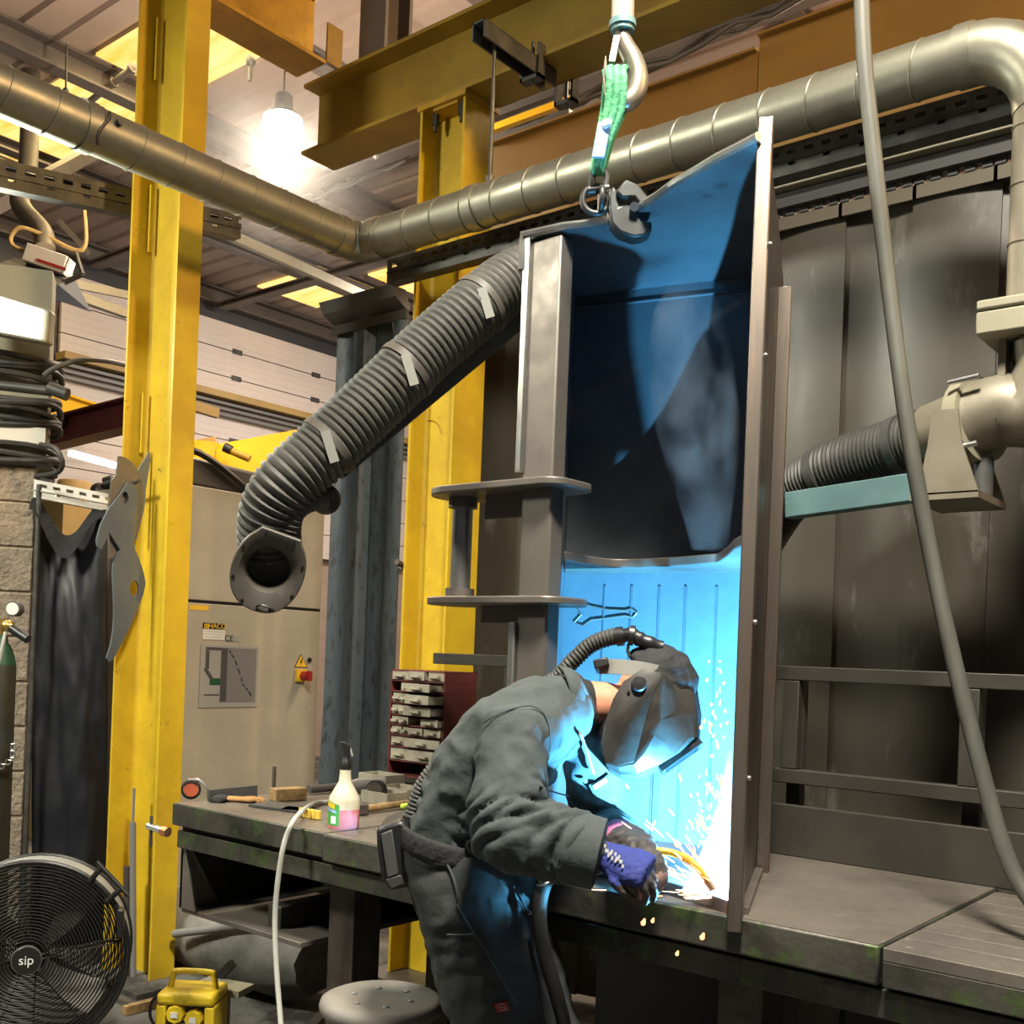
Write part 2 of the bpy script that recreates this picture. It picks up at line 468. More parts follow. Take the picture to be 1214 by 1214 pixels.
# skylights
SK = 'yellowed translucent skylights in the roof'
sky = [(-7.83, -6.6, 4.27, 5.02, 'yellowed skylight just right of the nearer yellow column top'),
       (-9.75, -8.12, 4.30, 5.05, 'yellowed skylight above the galvanised duct left of the yellow column'),
       (-11.5, -9.98, 4.32, 5.10, 'yellowed skylight seen below the duct, over the flue pipe'),
       (-11.08, -10.26, 8.27, 9.22, 'yellowed skylight under the duct bend above the white sectional door'),
       (-10.02, -9.86, 8.2, 9.1, 'narrow yellow skylight strip just under the bend of the duct'),
       (-9.6, -8.4, 8.75, 9.8, 'yellowed skylight half hidden behind the farther yellow column')]
for a, b, c, d, l in sky:
    solid(MB().box(a, b, c, d, RZ - .03, RZ - .008), 'skylight', M['skylight'], l, 'skylight', SK)

# purlins
pl = [(-11.62, 'grey roof purlin running along the top of the far door wall'),
      (-10.14, 'grey roof purlin crossing the skylight beneath the duct bend'),
      (-9.85, 'thin grey roof purlin beside the flue pipe skylight'),
      (-7.98, 'broad grey roof purlin at the top left corner, left of the yellow column'),
      (-6.45, 'grey roof purlin right of the brightest skylight'),
      (-4.9, 'grey roof purlin behind the hanging lamp and cross beam'),
      (-3.3, 'dark roof purlin behind the pipe hanger clamp'),
      (-1.7, 'dark roof purlin behind the crane hook')]
for x, l in pl:
    hh = .22 if x in (-7.98, -11.62) else .13
    b = MB()
    b.prism([(x - .04, -2.5, RZ - .01), (x + .08, -2.5, RZ - .01), (x + .08, -2.5, RZ - .03), (x - .02, -2.5, RZ - .03), (x - .02, -2.5, RZ - hh + .02),
             (x + .10, -2.5, RZ - hh + .02), (x + .10, -2.5, RZ - hh), (x - .04, -2.5, RZ - hh)], (0, 15, 0))
    solid(b, 'roof_purlin', M['purlin'], l, 'roof beam', 'roof purlins', smooth=0)

# main roof rafters running across
for yy, l in ((6.35, 'grey rafter crossing the roof behind the hanging lamp'), (8.05, 'grey rafter crossing the roof at the far skylight'),):
    r = MB().box(-11.5, 2, yy - .07, yy + .07, RZ - .30, RZ - .28).box(-11.5, 2, yy - .012, yy + .012, RZ - .28, RZ - .24)
    r.box(-11.5, 2, yy - .07, yy + .07, RZ - .25, RZ - .23)
    solid(r, 'roof_rafter', M['purlin'], l, 'roof beam', 'rafters across the roof', smooth=0)

# conduit bundles under the roof
ci = 0
for (p, q, n, l) in (((at(590, 165, y=5.0)), (at(960, -8, y=5.0)), 3, 'bundle of dark cables strung under the roof behind the crane hook'),
                     ((at(322, 258, y=6.6)), (at(480, 190, y=6.6)), 4, 'bundle of pale conduits under the roof left of the farther yellow column')):
    c = MB()
    for i in range(n):
        dz = V((0, .03 * i, .035 * (i % 2) + .02 * i))
        sg = [p.lerp(q, t / 10) + dz - V((0, 0, .03 * math.sin(t * 2.2 + i))) for t in range(11)]
        c.tube(sg, .013, 8)
    solid(c, 'conduit_bundle', M['dark_grey'] if ci == 0 else M['midgrey'], l, 'cables'); ci += 1

# thin rods / drop wires hanging from the roof at left
for (px, y0, y1, d, l) in ((79, 50, 108, 8.0, 'thin drop rod hanging from the top left purlin'),
                          (435 + 12, 160, 186, 7.5, 'short drop rod with end clip under the roof left of the yellow column cap')):
    a, b = at(px, y0, d=d), at(px - 1, y1, d=d); a.z = RZ - .1
    solid(MB().cyl(a, b, .008, n=8).sphere(b, .025, 8, 6), 'drop_rod', M['galv'], l, 'rod')
# little sprinkler-like fitting on the purlin
a = at(297, 72, d=8.1)
solid(MB().cyl((a.x, a.y, RZ - .12), a, .012, n=8).sphere(a, .04, 8, 6, (1, 1, 1.2)).cyl(a - V((0, 0, .15)), a, .015, n=8), 'beam_clip', M['galv'],
      'small clip fitting hanging from the purlin right of the bright skylight', 'fitting')
# sloping tie pipe across skylight at left
a, b = at(104, 122, d=8.6), at(158, 80, d=8.3)
solid(MB().cyl(a, b, .026, n=10).cyl(a.lerp(b, .95), b, .042, n=10).cyl(a.lerp(b, .55), a.lerp(b, .6), .036, n=10), 'roof_pipe', M['purlin'], 'dark pipe crossing the skylight beside the yellow column', 'pipe')
# pale rail running under the far skylight
a, b = at(236, 262, d=9.5), at(470, 368, d=11.5)
solid(MB().beam(a, b, .06, .09), 'light_rail', M['olive'], 'long pale rail running below the duct towards the far yellow column', 'rail')

# ================================================================== YELLOW STEELWORK
def hsec(X1, Yc, depth, bR, bF, tf, tw):
    """plan outline of a fabricated H section: front (+X) flange bF, rear flange bR, web along X"""
    X0 = X1 - depth; h = tw / 2
    return [(X0, Yc - bR / 2), (X0 + tf, Yc - bR / 2), (X0 + tf, Yc - h - .012), (X0 + tf + .012, Yc - h), (X1 - tf - .012, Yc - h), (X1 - tf, Yc - h - .012), (X1 - tf, Yc - bF / 2),
            (X1, Yc - bF / 2), (X1, Yc + bF / 2), (X1 - tf, Yc + bF / 2), (X1 - tf, Yc + h), (X0 + tf, Yc + h), (X0 + tf, Yc + bR / 2), (X0, Yc + bR / 2)]
pA = at(178.5, 1163, z=.045)
AX, AY = pA.x, pA.y + .055
ca = thing('steel_column', 'yellow painted steel column standing left of the bench with grey plates hung on it', 'column', (AX - .13, AY, 0))
MB().prism([(x, y, .045) for x, y in hsec(AX, AY, .285, .235, .118, .014, .012)], (0, 0, RZ - .06)).build('column_shaft', M['yellow'], ca, smooth=25)
MB().box(AX - .42, AX + .16, AY - .24, AY + .22, 0.0, .022).build('base_plate', M['steel'], ca)
MB().box(AX - .38, AX + .13, AY - .20, AY + .18, .023, .045).build('grout_pad', M['concrete'], ca)
MB().beam((AX + .20, AY - .30, .02), (AX + .20, AY + .24, .02), .03, .035).build('timber_edge', M['wood'], ca)
g = MB()
for z0, z1 in ((3.25, 3.55), (4.02, 4.3), (2.35, 2.62)): g.box(AX - .262, AX - .25, AY - .045, AY - .030, z0, z1)
g.build('weld_strip', M['yellow'], ca)

pB = at(545, 300, y=3.55)
BX, BY = pB.x, 3.65
ztop = 4.03
cb = thing('steel_column', 'yellow painted steel column behind the grey hose, carrying the overhead beam', 'column', (BX - .13, BY, 0))
MB().prism([(x, y, .03) for x, y in hsec(BX, BY, .27, .22, .20, .014, .012)], (0, 0, ztop - .06)).build('column_shaft', M['yellow'], cb, smooth=25)
MB().box(BX - .36, BX + .09, BY - .2, BY + .2, 0, .028).build('base_plate', M['steel'], cb)
MB().box(BX - .285, BX + .015, BY - .12, BY + .12, ztop - .03, ztop - .002).build('cap_plate', M['yellow_dirty'], cb, bevel=.003)
MB().prism([(BX - .256, BY - .007, ztop - .03), (BX - .016, BY - .007, ztop - .03), (BX - .05, BY - .10, ztop - .03), (BX - .20, BY - .10, ztop - .03)], (0, 0, -.012)).build('gusset', M['yellow_dirty'], cb)
for x in (BX - .21, BX - .05):
    MB().cyl((x, BY - .07, ztop - .09), (x, BY - .07, ztop - .03), .016, n=6).cyl((x, BY - .07, ztop - .12), (x, BY - .07, ztop - .05), .009, n=8).build('bolt', M['galv'], cb)
pk = at(490, 678, y=BY - .01)
MB().cyl(pk, pk + V((.02, -.13, .035)), .014, n=10).cyl(pk + V((.0, .006, 0)), pk + V((.004, -.02, .006)), .024, n=10).build('peg', M['rust'], cb, label='short dark steel peg')
for i, (px, py, w, h) in enumerate(((508, 520, .055, .15),)):
    c = at(px, py, y=BY - .0075)
    MB().torus(c, (0, 1, 0), .085, .004, 28, 6, PI * .05, PI * 1.0).build('scorch_ring', M['yellow_dirty'], cb)

def ibeam(p, q, bw, h, tf, tw, m, name, label, cat, **k):
    p, q = V(p), V(q); d = (q - p); u, w = frame_of(d)
    if w.z < 0: w = -w
    b2, h2 = bw / 2, h / 2
    o = [(-b2, -h2), (b2, -h2), (b2, -h2 + tf), (tw / 2, -h2 + tf), (tw / 2, h2 - tf), (b2, h2 - tf), (b2, h2), (-b2, h2), (-b2, h2 - tf), (-tw / 2, h2 - tf), (-tw / 2, -h2 + tf), (-b2, -h2 + tf)]
    return solid(MB().prism([p + u * a + w * b for a, b in o], d), name, m, label, cat, smooth=25, **k)
BZ0, BZ1 = ztop, ztop + .36
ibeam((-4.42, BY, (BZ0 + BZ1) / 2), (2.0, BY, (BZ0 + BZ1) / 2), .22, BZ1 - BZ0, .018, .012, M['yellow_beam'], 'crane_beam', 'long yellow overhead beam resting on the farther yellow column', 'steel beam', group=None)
p2 = at(402, 84, z=BZ1 + .03)
b2x = p2.x - .10
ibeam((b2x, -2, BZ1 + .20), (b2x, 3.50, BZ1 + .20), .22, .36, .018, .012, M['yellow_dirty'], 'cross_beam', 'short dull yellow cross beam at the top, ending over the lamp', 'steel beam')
# patch plates on the web of the cross beam
c = at(398, 42, x=b2x + .02)
solid(MB().box(b2x + .007, b2x + .018, c.y - .05, c.y + .05, BZ1 + .10, BZ1 + .30), 'web_plate', M['yellow_dirty'], 'small rectangular patch plate on the web of the cross beam', 'plate')
pp = at(456, 74, y=BY)
solid(MB().prism([(pp.x - .09 + a, BY - .09 + b, BZ1 + .002) for a, b in ((0, 0), (.18, 0), (.18, .02), (.10, .02), (.10, .16), (.18, .16), (.18, .18), (0, .18), (0, .16), (.08, .16), (.08, .02), (0, .02))], (0, 0, RZ - BZ1 - .02)),
      'roof_post', M['purlin'], 'grey steel post standing on the overhead beam up to the roof', 'post', smooth=0)

# tan box girders behind the duct
for (x0, x1, z1, l) in ((-4.0, -2.36, 4.34, 'tan painted box girder behind the duct, lower left length'), (-2.355, 2.0, 4.40, 'tan painted box girder behind the duct, upper right length')):
    g = MB().box(x0, x1, 4.5, 4.62, 3.86, z1 - .012).box(x0, x1, 4.47, 4.66, z1 - .012, z1)
    solid(g, 'box_girder', M['tan'], l, 'girder', 'tan girders behind the duct')
# slatted grille between column and girder
c = at(590, 150, y=4.9)
g = thing('vent_louvre', 'small yellow slatted louvre in the gap right of the farther column head', 'vent', c)
for i in range(6):
    q = c + V((0, 0, .22 - i * .075)); MB().box(q.x - .5, q.x + .55, q.y - .02, q.y + .02, q.z - .02, q.z + .02).build('slat', M['yellow_clean'] if i % 2 else M['dark_grey'], g)

# slotted cable channel along the curtain head
def slotted(p0, dirv, L, face, hgt, depth, pitch, m, name, label, cat):
    """channel with real slots: vertical face + horizontal flange"""
    p0 = V(p0); d = V(dirv).normalized(); n = V(face).normalized(); b = MB()
    def pc(a0, a1, z0, z1, t0=0, t1=.004):
        c = p0 + d * (a0 + a1) / 2 + n * (t0 + t1) / 2 + UP * (z0 + z1) / 2
        b.obox(c, d * (a1 - a0) / 2, n * (t1 - t0) / 2, UP * (z1 - z0) / 2)
    k = int(L / pitch)
    pc(0, L, hgt * .80, hgt); pc(0, L, hgt * .42, hgt * .62); pc(0, L, 0, hgt * .28)
    for i in range(k + 1):
        a = i * pitch
        pc(a, min(a + pitch * .45, L), hgt * .62, hgt * .80)
    for i in range(k // 2 + 1):
        a = i * pitch * 2
        pc(a, min(a + pitch * 1.6, L), hgt * .28, hgt * .42)
    pc(0, L, hgt * .55, hgt * .9, -depth - .004, -depth); pc(0, L, 0, .005, -depth, 0); pc(0, L, hgt - .005, hgt, -depth - .004, 0); pc(0, L, hgt * .40, hgt * .44, .004, .010)
    return solid(b, name, m, label, cat, smooth=0)
slotted((-3.62, 3.42, 3.185), (1, 0, 0), 4.2, (0, -1, 0), .105, .06, .062, M['galv'], 'cable_channel', 'slotted dark zinc channel running under the duct along the curtain head', 'cable tray')
ta, tb = at(-30, 216, x=-4.6), at(285, 283, x=-4.6)
slotted(ta, tb - ta, (tb - ta).length, (1, 0, 0), .12, .06, .085, M['galv'], 'cable_channel', 'slotted dark zinc channel crossing behind the nearer yellow column', 'cable tray')

# ================================================================== CURTAINS
CY0 = 3.9
rail = thing('strip_curtain', 'dark overlapping strip curtain hanging behind the bench and workpiece', 'curtain', (-2.3, CY0, .03))
zc = at(945, 256, y=CY0).z
MB().box(-3.62, .6, CY0 - .10, CY0 + .02, zc + .08, zc + .24).build('head_rail', M['olive'], rail, bevel=.004)
MB().box(-3.62, .6, CY0 - .06, CY0 + .01, zc + .02, zc + .078).build('hanger_angle', M['dark_grey'], rail)
x = -3.60; i = 0
while x < .55:
    w = .30
    s = MB(); n = 10; rows = []
    sk = (i * 37 % 11 - 5) * .0012
    for zz in (.03, 1.0, 1.7, 2.4, zc - .0):
        rows.append([V((x + w * q / n, CY0 + (i % 2) * .014 + .016 * math.sin(q / n * PI) * (1 if i % 2 else -.6) + .01 * math.sin(i * 1.7 + zz * 1.3 + q * .2), zz)) for q in range(n + 1)])
    th = V((0, .005, 0))
    rings = [r + [p + th for p in reversed(r)] for r in rows]
    s.loft(rings)
    s.build('curtain_strip', M['curtain'], rail, smooth=50)
    MB().box(x + .004, x + w - .008, CY0 - .03, CY0 - .018, zc - .055, zc - .005).build('clamp_plate', M['clamp'], rail)
    tk = MB(); a = x
    tk.box(x + .005, x + w - .02, CY0 - .034, CY0 - .013, zc + .016, zc + .026)
    for q in range(5):
        a = x + .01 + q * .058
        tk.box(a, a + .034, CY0 - .035, CY0 - .012, zc - .004, zc + .022)
    tk.build('hanger_comb', M['dark_grey'], rail)
    x += w - .025; i += 1

cl = thing('strip_curtain', 'blue grey curtain panel left of the farther yellow column, beside the machine cabinet', 'curtain', (-4.5, CY0, .3))
xl = at(400, 400, y=CY0).x; xr = -3.95; zt = at(402, 388, y=CY0).z
n = 16; rows = []
for zz, dl in ((.3, -.03), (1.2, 0), (2.2, 0), (zt, 0)):
    rows.append([V((xl + dl + (xr - xl - dl) * q / n, CY0 + .03 * math.sin(q * .75) + (.035 if q == 8 else 0), zz)) for q in range(n + 1)])
MB().loft([r + [p + V((0, .006, 0)) for p in reversed(r)] for r in rows]).build('curtain_sheet', M['curtain_blue'], cl, smooth=50)
MB().box(xl - .01, xr, CY0 - .03, CY0 - .02, zt - .05, zt).build('clamp_plate', M['frame'], cl)
MB().prism([(xl - .02, CY0 - .02, zt + .01), (xl - .02, CY0 - .09, zt + .05), (xl - .06, CY0 - .09, zt + .12), (xl - .06, CY0 + .02, zt + .12), (xl - .02, CY0 + .02, zt + .01)], (xr - xl, 0, 0)).build('head_rail', M['dark_grey'], cl)

# ================================================================== SPIRAL DUCT
PZ, PR, PXX, PYY = 3.33, .084, -3.672, 3.285
dt = thing('spiral_duct', 'galvanised spiral air duct crossing the top and turning along the curtain', 'duct', (PXX, PYY, PZ))
def duct_run(a, b, pitch, r, m, par, name='duct_length'):
    a, b = V(a), V(b); L = (b - a).length; d = (b - a) / L; mbd = MB().tube([a, b], r, 36)
    k = int(L / pitch); u, w = frame_of(d)
    for i in range(k + 1):
        c = a + d * (pitch * (i + .4))
        if (c - a).length > L: break
        pts = [c + d * (pitch * .10 * math.sin(t)) + (u * math.cos(t) + w * math.sin(t)) * (r + .0005) for t in [2 * PI * j / 30 for j in range(30)]]
        mbd.tube(pts, .0031, 6, False, True)
    mbd.build(name, m, par, smooth=35)
duct_run((PXX, -1.2, PZ), (PXX, PYY - .12, PZ), .165, PR, M['duct'], dt)
XE = at(1150, 70, z=PZ).x
duct_run((PXX + .12, PYY, PZ), (XE, PYY, PZ), .165, PR, M['duct'], dt)
el = [V((PXX, PYY - .125, PZ)), V((PXX, PYY - .05, PZ)), V((PXX + .05, PYY, PZ)), V((PXX + .125, PYY, PZ))]
MB().tube(el, PR + .003, 36).build('elbow', M['duct'], dt, smooth=20)
c = [V((XE + .22 * math.sin(a), PYY, PZ - .22 + .22 * math.cos(a))) for a in [PI / 2 * i / 6 for i in range(7)]]
MB().tube(c, PR + .003, 36).build('elbow', M['duct'], dt, smooth=30)
VX = XE + .22
for p, ax in (((PXX, PYY - .13, PZ), (0, 1, 0)), ((PXX + .13, PYY, PZ), (1, 0, 0)), ((XE, PYY, PZ), (1, 0, 0)), ((PXX, 1.97, PZ), (0, 1, 0)), ((at(565, 245, z=PZ).x, PYY, PZ), (1, 0, 0))):
    p = V(p); ax = V(ax)
    MB().tube([p - ax * .025, p + ax * .025], PR + .006, 36).build('joint_collar', M['duct'], dt, smooth=30)
zv = at(1200, 366, y=PYY).z
duct_run((VX, PYY, PZ - .22), (VX, PYY, zv), .165, PR, M['duct_tan'], dt, 'drop_duct')
a, b = V((PXX + PR + .004, 1.93, PZ - .07)), V((PXX + PR + .004, 1.93, PZ + .07))
MB().tube([V((PXX + math.cos(t) * (PR + .007), 2.0 + .02 * math.sin(t * 3), PZ + math.sin(t) * (PR + .007))) for t in [-.9 + i * .16 for i in range(10)]], .006, 6).build('hanger_strap', M['rust'], dt, label='dark strap with a bolt')
MB().cyl((PXX + PR, 2.05, PZ + .02), (PXX + PR + .02, 2.05, PZ + .02), .012, n=8).build('bolt', M['galv'], dt)

# pipe hanger clamped under the overhead beam
h0, h1 = at(566, 34, z=BZ0 - .035), at(650, 92, z=BZ0 - .035)
hx = (h0.x + h1.x) / 2
hg = thing('pipe_hanger', 'grey channel clamped under the overhead beam with a rod down to the duct', 'hanger', (hx, PYY, BZ0 - .08))
ya, yb = h0.y, h1.y + .02
MB().box(hx - .035, hx + .035, ya, yb, BZ0 - .012, BZ0 - .004).box(hx - .035, hx - .027, ya, yb, BZ0 - .075, BZ0 - .004).box(hx + .027, hx + .035, ya, yb, BZ0 - .075, BZ0 - .004).build('channel_bar', M['galv'], hg)
for yy in (BY - .14, BY + .10):
    MB().box(hx - .05, hx + .05, yy, yy + .045, BZ0 - .095, BZ0 - .078).box(hx - .05, hx - .038, yy, yy + .045, BZ0 - .095, BZ0 + .05).box(hx + .038, hx + .05, yy, yy + .045, BZ0 - .095, BZ0 + .05).cyl((hx, yy + .02, BZ0 - .1), (hx, yy + .02, BZ0 + .07), .008, n=8).build('beam_clamp', M['galv'], hg)
MB().cyl((hx, PYY, PZ + PR), (hx, PYY, BZ0 - .004), .0075, n=8).cyl((hx, PYY, PZ + PR), (hx, PYY, PZ + PR + .03), .016, n=8).build('threaded_rod', M['galv'], hg)

# ================================================================== EXTRACTION ARM AT RIGHT
ex = thing('extraction_arm', 'dark extraction arm with blue green support bar at the right edge, below the duct', 'extraction arm', (VX, PYY, 1.9))
ft = V((VX, PYY, zv))
MB().box(VX - .13, VX + .13, PYY - .13, PYY + .13, zv - .03, zv - .002).box(VX - .13, VX + .13, PYY - .13, PYY + .13, zv - .10, zv - .035).build('swivel_collar', M['olive'], ex, bevel=.006)
q0 = at(1138, 505, y=PYY)
el = smooth_path([V((VX + .02, PYY, zv - .1)), V((VX + .03, PYY, zv - .20)), V((VX - .02, PYY, (zv - .12 + q0.z) / 2 - .08)), V((q0.x + .12, PYY, q0.z + .035)), q0], 6)
MB().tube(el, [.085 + .025 * i / len(el) for i in range(len(el))], 28).build('elbow', M['duct_tan'], ex, smooth=50)
MB().box(VX - .085, VX - .065, PYY - .06, PYY + .06, q0.z + .05, zv - .1).build('neck_plate', M['duct_tan'], ex)
hp = smooth_path([q0, at(1060, 530, y=3.36), at(985, 556, y=3.42), at(935, 590, y=3.5), at(900, 640, y=3.56)], 8)
corrugated(hp, .082, .016, .007, 24).build('hose', M['rubber'], ex, smooth=30)
dq = (hp[1] - hp[0]).normalized()
MB().tube([q0 - dq * .02, q0 + dq * .10], [.1, .092], 28).build('hose_cuff', M['duct_tan'], ex, smooth=40)
MB().tube([q0 + V((.045, 0, .01)) - dq * .022, q0 + V((.045, 0, .01)) + dq * .022], .128, 30).build('clamp_ring', M['olive'], ex, smooth=40)
for dz in (.10, -.09): MB().cyl(q0 + V((.0, -.12, dz)), q0 + V((.085, -.12, dz + .01)), .008, n=8).build('clamp_bolt', M['chrome'], ex)
MB().prism([q0 + V(p) for p in ((-.035, -.14, .02), (.035, -.14, .02), (.05, -.14, -.08), (.10, -.14, -.22), (-.07, -.14, -.22), (-.045, -.14, -.08))], (0, .012, 0)).build('bracket', M['duct_tan'], ex)
MB().prism([q0 + V(p) for p in ((-.035, .13, .02), (.035, .13, .02), (.05, .13, -.08), (.10, .13, -.22), (-.07, .13, -.22), (-.045, .13, -.08))], (0, .012, 0)).build('bracket', M['duct_tan'], ex)
MB().box(q0.x - .09, q0.x + .10, PYY - .14, PYY + .14, q0.z - .235, q0.z - .215).build('bracket_plate', M['duct_tan'], ex)
MB().cyl(q0 + V((.07, 0, -.22)), q0 + V((.07, 0, -.10)), .03, n=12).build('pivot', M['dark_grey'], ex)
s0, s1 = at(1128, 572, y=PYY - .06), at(935, 600, y=3.30)
MB().beam(s0, s1, .05, .085).build('support_bar', M['jib_blue'], ex, bevel=.004)
MB().box(s0.x - .06, s0.x + .06, PYY - .10, PYY - .02, s0.z - .06, s0.z - .02).cyl(s0 + V((-.03, -.06, -.01)), s0 + V((-.03, .06, -.01)), .013, n=8).build('pivot_bracket', M['duct_tan'], ex)
for px, py, yy in ((1067, 527, 3.355), (977, 560, 3.43)):
    i = min(range(len(hp)), key=lambda k: (hp[k] - at(px, py, y=yy)).length); d = (hp[min(i + 1, len(hp) - 1)] - hp[i - 1]).normalized()
    MB().tube([hp[i] - d * .016, hp[i] + d * .016], .0925, 28).build('hose_band', M['dark_grey'], ex, smooth=40)

# ================================================================== GUARD FRAME BEHIND THE BENCH
GY = 3.17
gf = thing('guard_frame', 'dark box tube guard rail frame standing behind the bench', 'frame', (-1.5, GY, .0))
for z, xs_ in ((1.485, at(517, 785, y=GY).x), (1.165, -2.35)): MB().box(xs_, .8, GY - .02, GY + .02, z - .022, z + .022).build('rail', M['frame'], gf, bevel=.003)
for x in (at(939, 870, y=GY).x, at(1150, 880, y=GY).x, at(604, 760, y=GY).x + .02, -.05, .75):
    MB().box(x - .026, x + .026, GY - .019, GY + .019, 1.188, 1.462).build('post', M['frame'], gf, bevel=.003)
    MB().box(x - .024, x + .024, GY + .022, GY + .060, 0, 1.50).build('foot_post', M['frame'], gf, bevel=.003)

# ================================================================== WELDING BENCH
BT = .93; YF = 2.24; YB = 3.11
XL, XM, XR = -3.395, -2.565, -.813
wb = thing('welding_bench', 'long heavy steel welding bench with grooved plate at right, littered with tools at left', 'workbench', (-1.6, 2.7, 0))
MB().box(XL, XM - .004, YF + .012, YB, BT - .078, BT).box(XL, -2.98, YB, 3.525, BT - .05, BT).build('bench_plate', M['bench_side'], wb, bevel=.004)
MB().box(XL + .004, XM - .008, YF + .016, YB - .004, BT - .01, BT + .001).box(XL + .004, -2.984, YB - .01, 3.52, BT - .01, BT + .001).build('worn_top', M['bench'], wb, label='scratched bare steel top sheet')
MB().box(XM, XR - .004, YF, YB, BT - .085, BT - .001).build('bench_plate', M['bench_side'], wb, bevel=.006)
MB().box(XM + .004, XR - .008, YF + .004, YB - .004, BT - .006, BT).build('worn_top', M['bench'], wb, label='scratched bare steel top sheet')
ts = MB()
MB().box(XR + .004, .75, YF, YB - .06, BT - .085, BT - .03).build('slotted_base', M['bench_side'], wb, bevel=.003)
yy = YF; wds = [.115, .095, .095, .095, .095, .095, .10, .09]
for w in wds:
    ts.box(XR + .004, .75, yy, min(yy + w, YB - .06), BT - .03, BT - .002); yy += w + .008
    if yy > YB - .1: break
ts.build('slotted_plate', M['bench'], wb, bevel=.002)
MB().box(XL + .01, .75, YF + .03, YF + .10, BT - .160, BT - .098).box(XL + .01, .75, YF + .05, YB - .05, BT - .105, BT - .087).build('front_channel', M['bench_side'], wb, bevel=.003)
MB().box(XL + .01, .75, YB - .14, YB - .08, BT - .17, BT - .11).build('rear_channel', M['frame'], wb)
bp = MB().box(-1.56, .75, YB - .018, YB, BT, 1.085); bp.build('back_plate', M['frame'], wb, bevel=.003)
for x in (-2.62, -1.2, .5):
    MB().box(x - .06, x + .06, YF + .14, YF + .26, 0, BT - .165).build('leg', M['rust'], wb, bevel=.004)
    MB().box(x - .06, x + .06, YB - .26, YB - .14, 0, BT - .165).build('leg', M['rust'], wb, bevel=.004)
    MB().beam((x, YF + .2, BT - .20), (x, YB - .2, BT - .20), .10, .08).build('cross_bearer', M['frame'], wb)
MB().beam((-2.60, YF + .22, .42), (-3.05, YF + .28, -.0 + .03), .07, .03).build('brace', M['rust'], wb)
MB().beam((-2.60, YF + .26, .36), (-2.25, YF + .34, .03), .07, .03).build('brace', M['rust'], wb)
# open tray under the left end
tx0, tx1 = XL + .01, at(357, 1095, y=YF + .06).x
tz = at(205, 1072, y=YF + .06).z
MB().box(tx0, tx1, YF + .06, YB - .2, tz - .018, tz).build('under_tray', M['steel'], wb, bevel=.002)
MB().prism([(tx0, YF + .05, BT - .16), (tx0, YF + .05, tz), (tx0 + .02, YF + .20, tz), (tx0 + .02, YF + .05 + .02, BT - .16)], (.012, 0, 0)).build('tray_bracket', M['steel'], wb)
g0 = at(199, 1000, y=YF + .06)
MB().prism([(tx0, YF + .05, BT - .16), (tx0, YF + .05, tz), (tx0 + .10, YF + .05, tz), (tx0 + .025, YF + .05, BT - .16)], (0, .006, 0)).build('tray_bracket', M['steel'], wb)
MB().box(tx0, tx0 + .006, YF + .06, YB - .2, tz, BT - .16).box(tx0, tx1, YB - .2, YB - .19, tz - .01, BT - .1).build('tray_side', M['frame'], wb)
# square tube stub lying on the tray
q = at(345, 1085, y=YF + .18)
solid(MB().box(q.x - .05, q.x + .02, YF + .12, YF + .7, tz + .001, tz + .075), 'tube_offcut', M['frame'], 'square tube offcut lying in the tray under the bench', 'offcut', bevel=.004)
# screw clamp on the left end
q = at(196, 986, x=XL - .02)
sc = thing('screw_clamp', 'small screw clamp with tommy bar on the left end of the bench', 'clamp', q)
MB().cyl((XL - .002, q.y, q.z), (XL - .10, q.y - .02, q.z + .012), .012, n=10).build('screw', M['chrome'], sc)
MB().cyl((XL - .085, q.y - .017, q.z + .05), (XL - .085, q.y - .017, q.z - .06), .006, n=8).build('tommy_bar', M['galv'], sc)
MB().cyl((XL - .002, q.y, q.z), (XL - .03, q.y - .005, q.z + .003), .018, n=10).build('collar', M['copper'], sc)

# ================================================================== WORKPIECE
FR, BR, BL = V((-1.152, 2.21)), V((-1.475, 2.98)), V((-2.10, 2.82))
wz0, wz1 = BT + .001, 2.68
MB().box(-1.95, .75, YB - .24, YB - .225, .02, BT - .2).build('shade_panel', M['black'], wb)  # black sheet added for the shade under the bench
wp = thing('steel_fabrication', 'tall open steel fabrication standing on the bench, being welded inside', 'fabrication', (-1.6, 2.65, wz0))
dR = (BR - FR).normalized(); nR = V((-dR.y, dR.x)) * -1   # outward (+X) side
def p3(p, z): return V((p.x, p.y, z))
# right side plate
LR = (BR - FR).length
sp = [p3(FR + dR * a, z) for a, z in ((0.04, wz0), (LR, wz0), (LR, 2.66), (.50, 2.70), (.10, 2.70), (.04, 2.71))]
MB().prism(sp, V((nR.x, nR.y, 0)) * .022).build('side_plate', M['side_steel'], wp, bevel=.002)
MB().beam(p3(FR + dR * .062, .95) + V((nR.x, nR.y, 0)) * .025, p3(FR + dR * .062, 2.66) + V((nR.x, nR.y, 0)) * .025, .006, .010).build('glint_line', M['copper_glint'], wp, label='copper red line painted as a reflection')  # painted reflection line on the side plate
fb = [p3(FR, .90), p3(FR + dR * .045, .90), p3(FR + dR * .045, 2.72), p3(FR + dR * .03, 2.755), p3(FR, 2.66)]
MB().prism([p - V((nR.x, nR.y, 0)) * .002 for p in fb], V((nR.x, nR.y, 0)) * .034).build('front_flange', M['plate_edge'], wp, bevel=.003)
rb = [p3(FR + dR * (LR * .72), wz0), p3(FR + dR * (LR * .72 + .03), wz0), p3(FR + dR * (LR * .72 + .03), 2.50), p3(FR + dR * (LR * .72), 2.56)]
MB().prism([p + V((nR.x, nR.y, 0)) * .022 for p in rb], V((nR.x, nR.y, 0)) * .035).build('stiffener', M['plate_edge'], wp, bevel=.002)
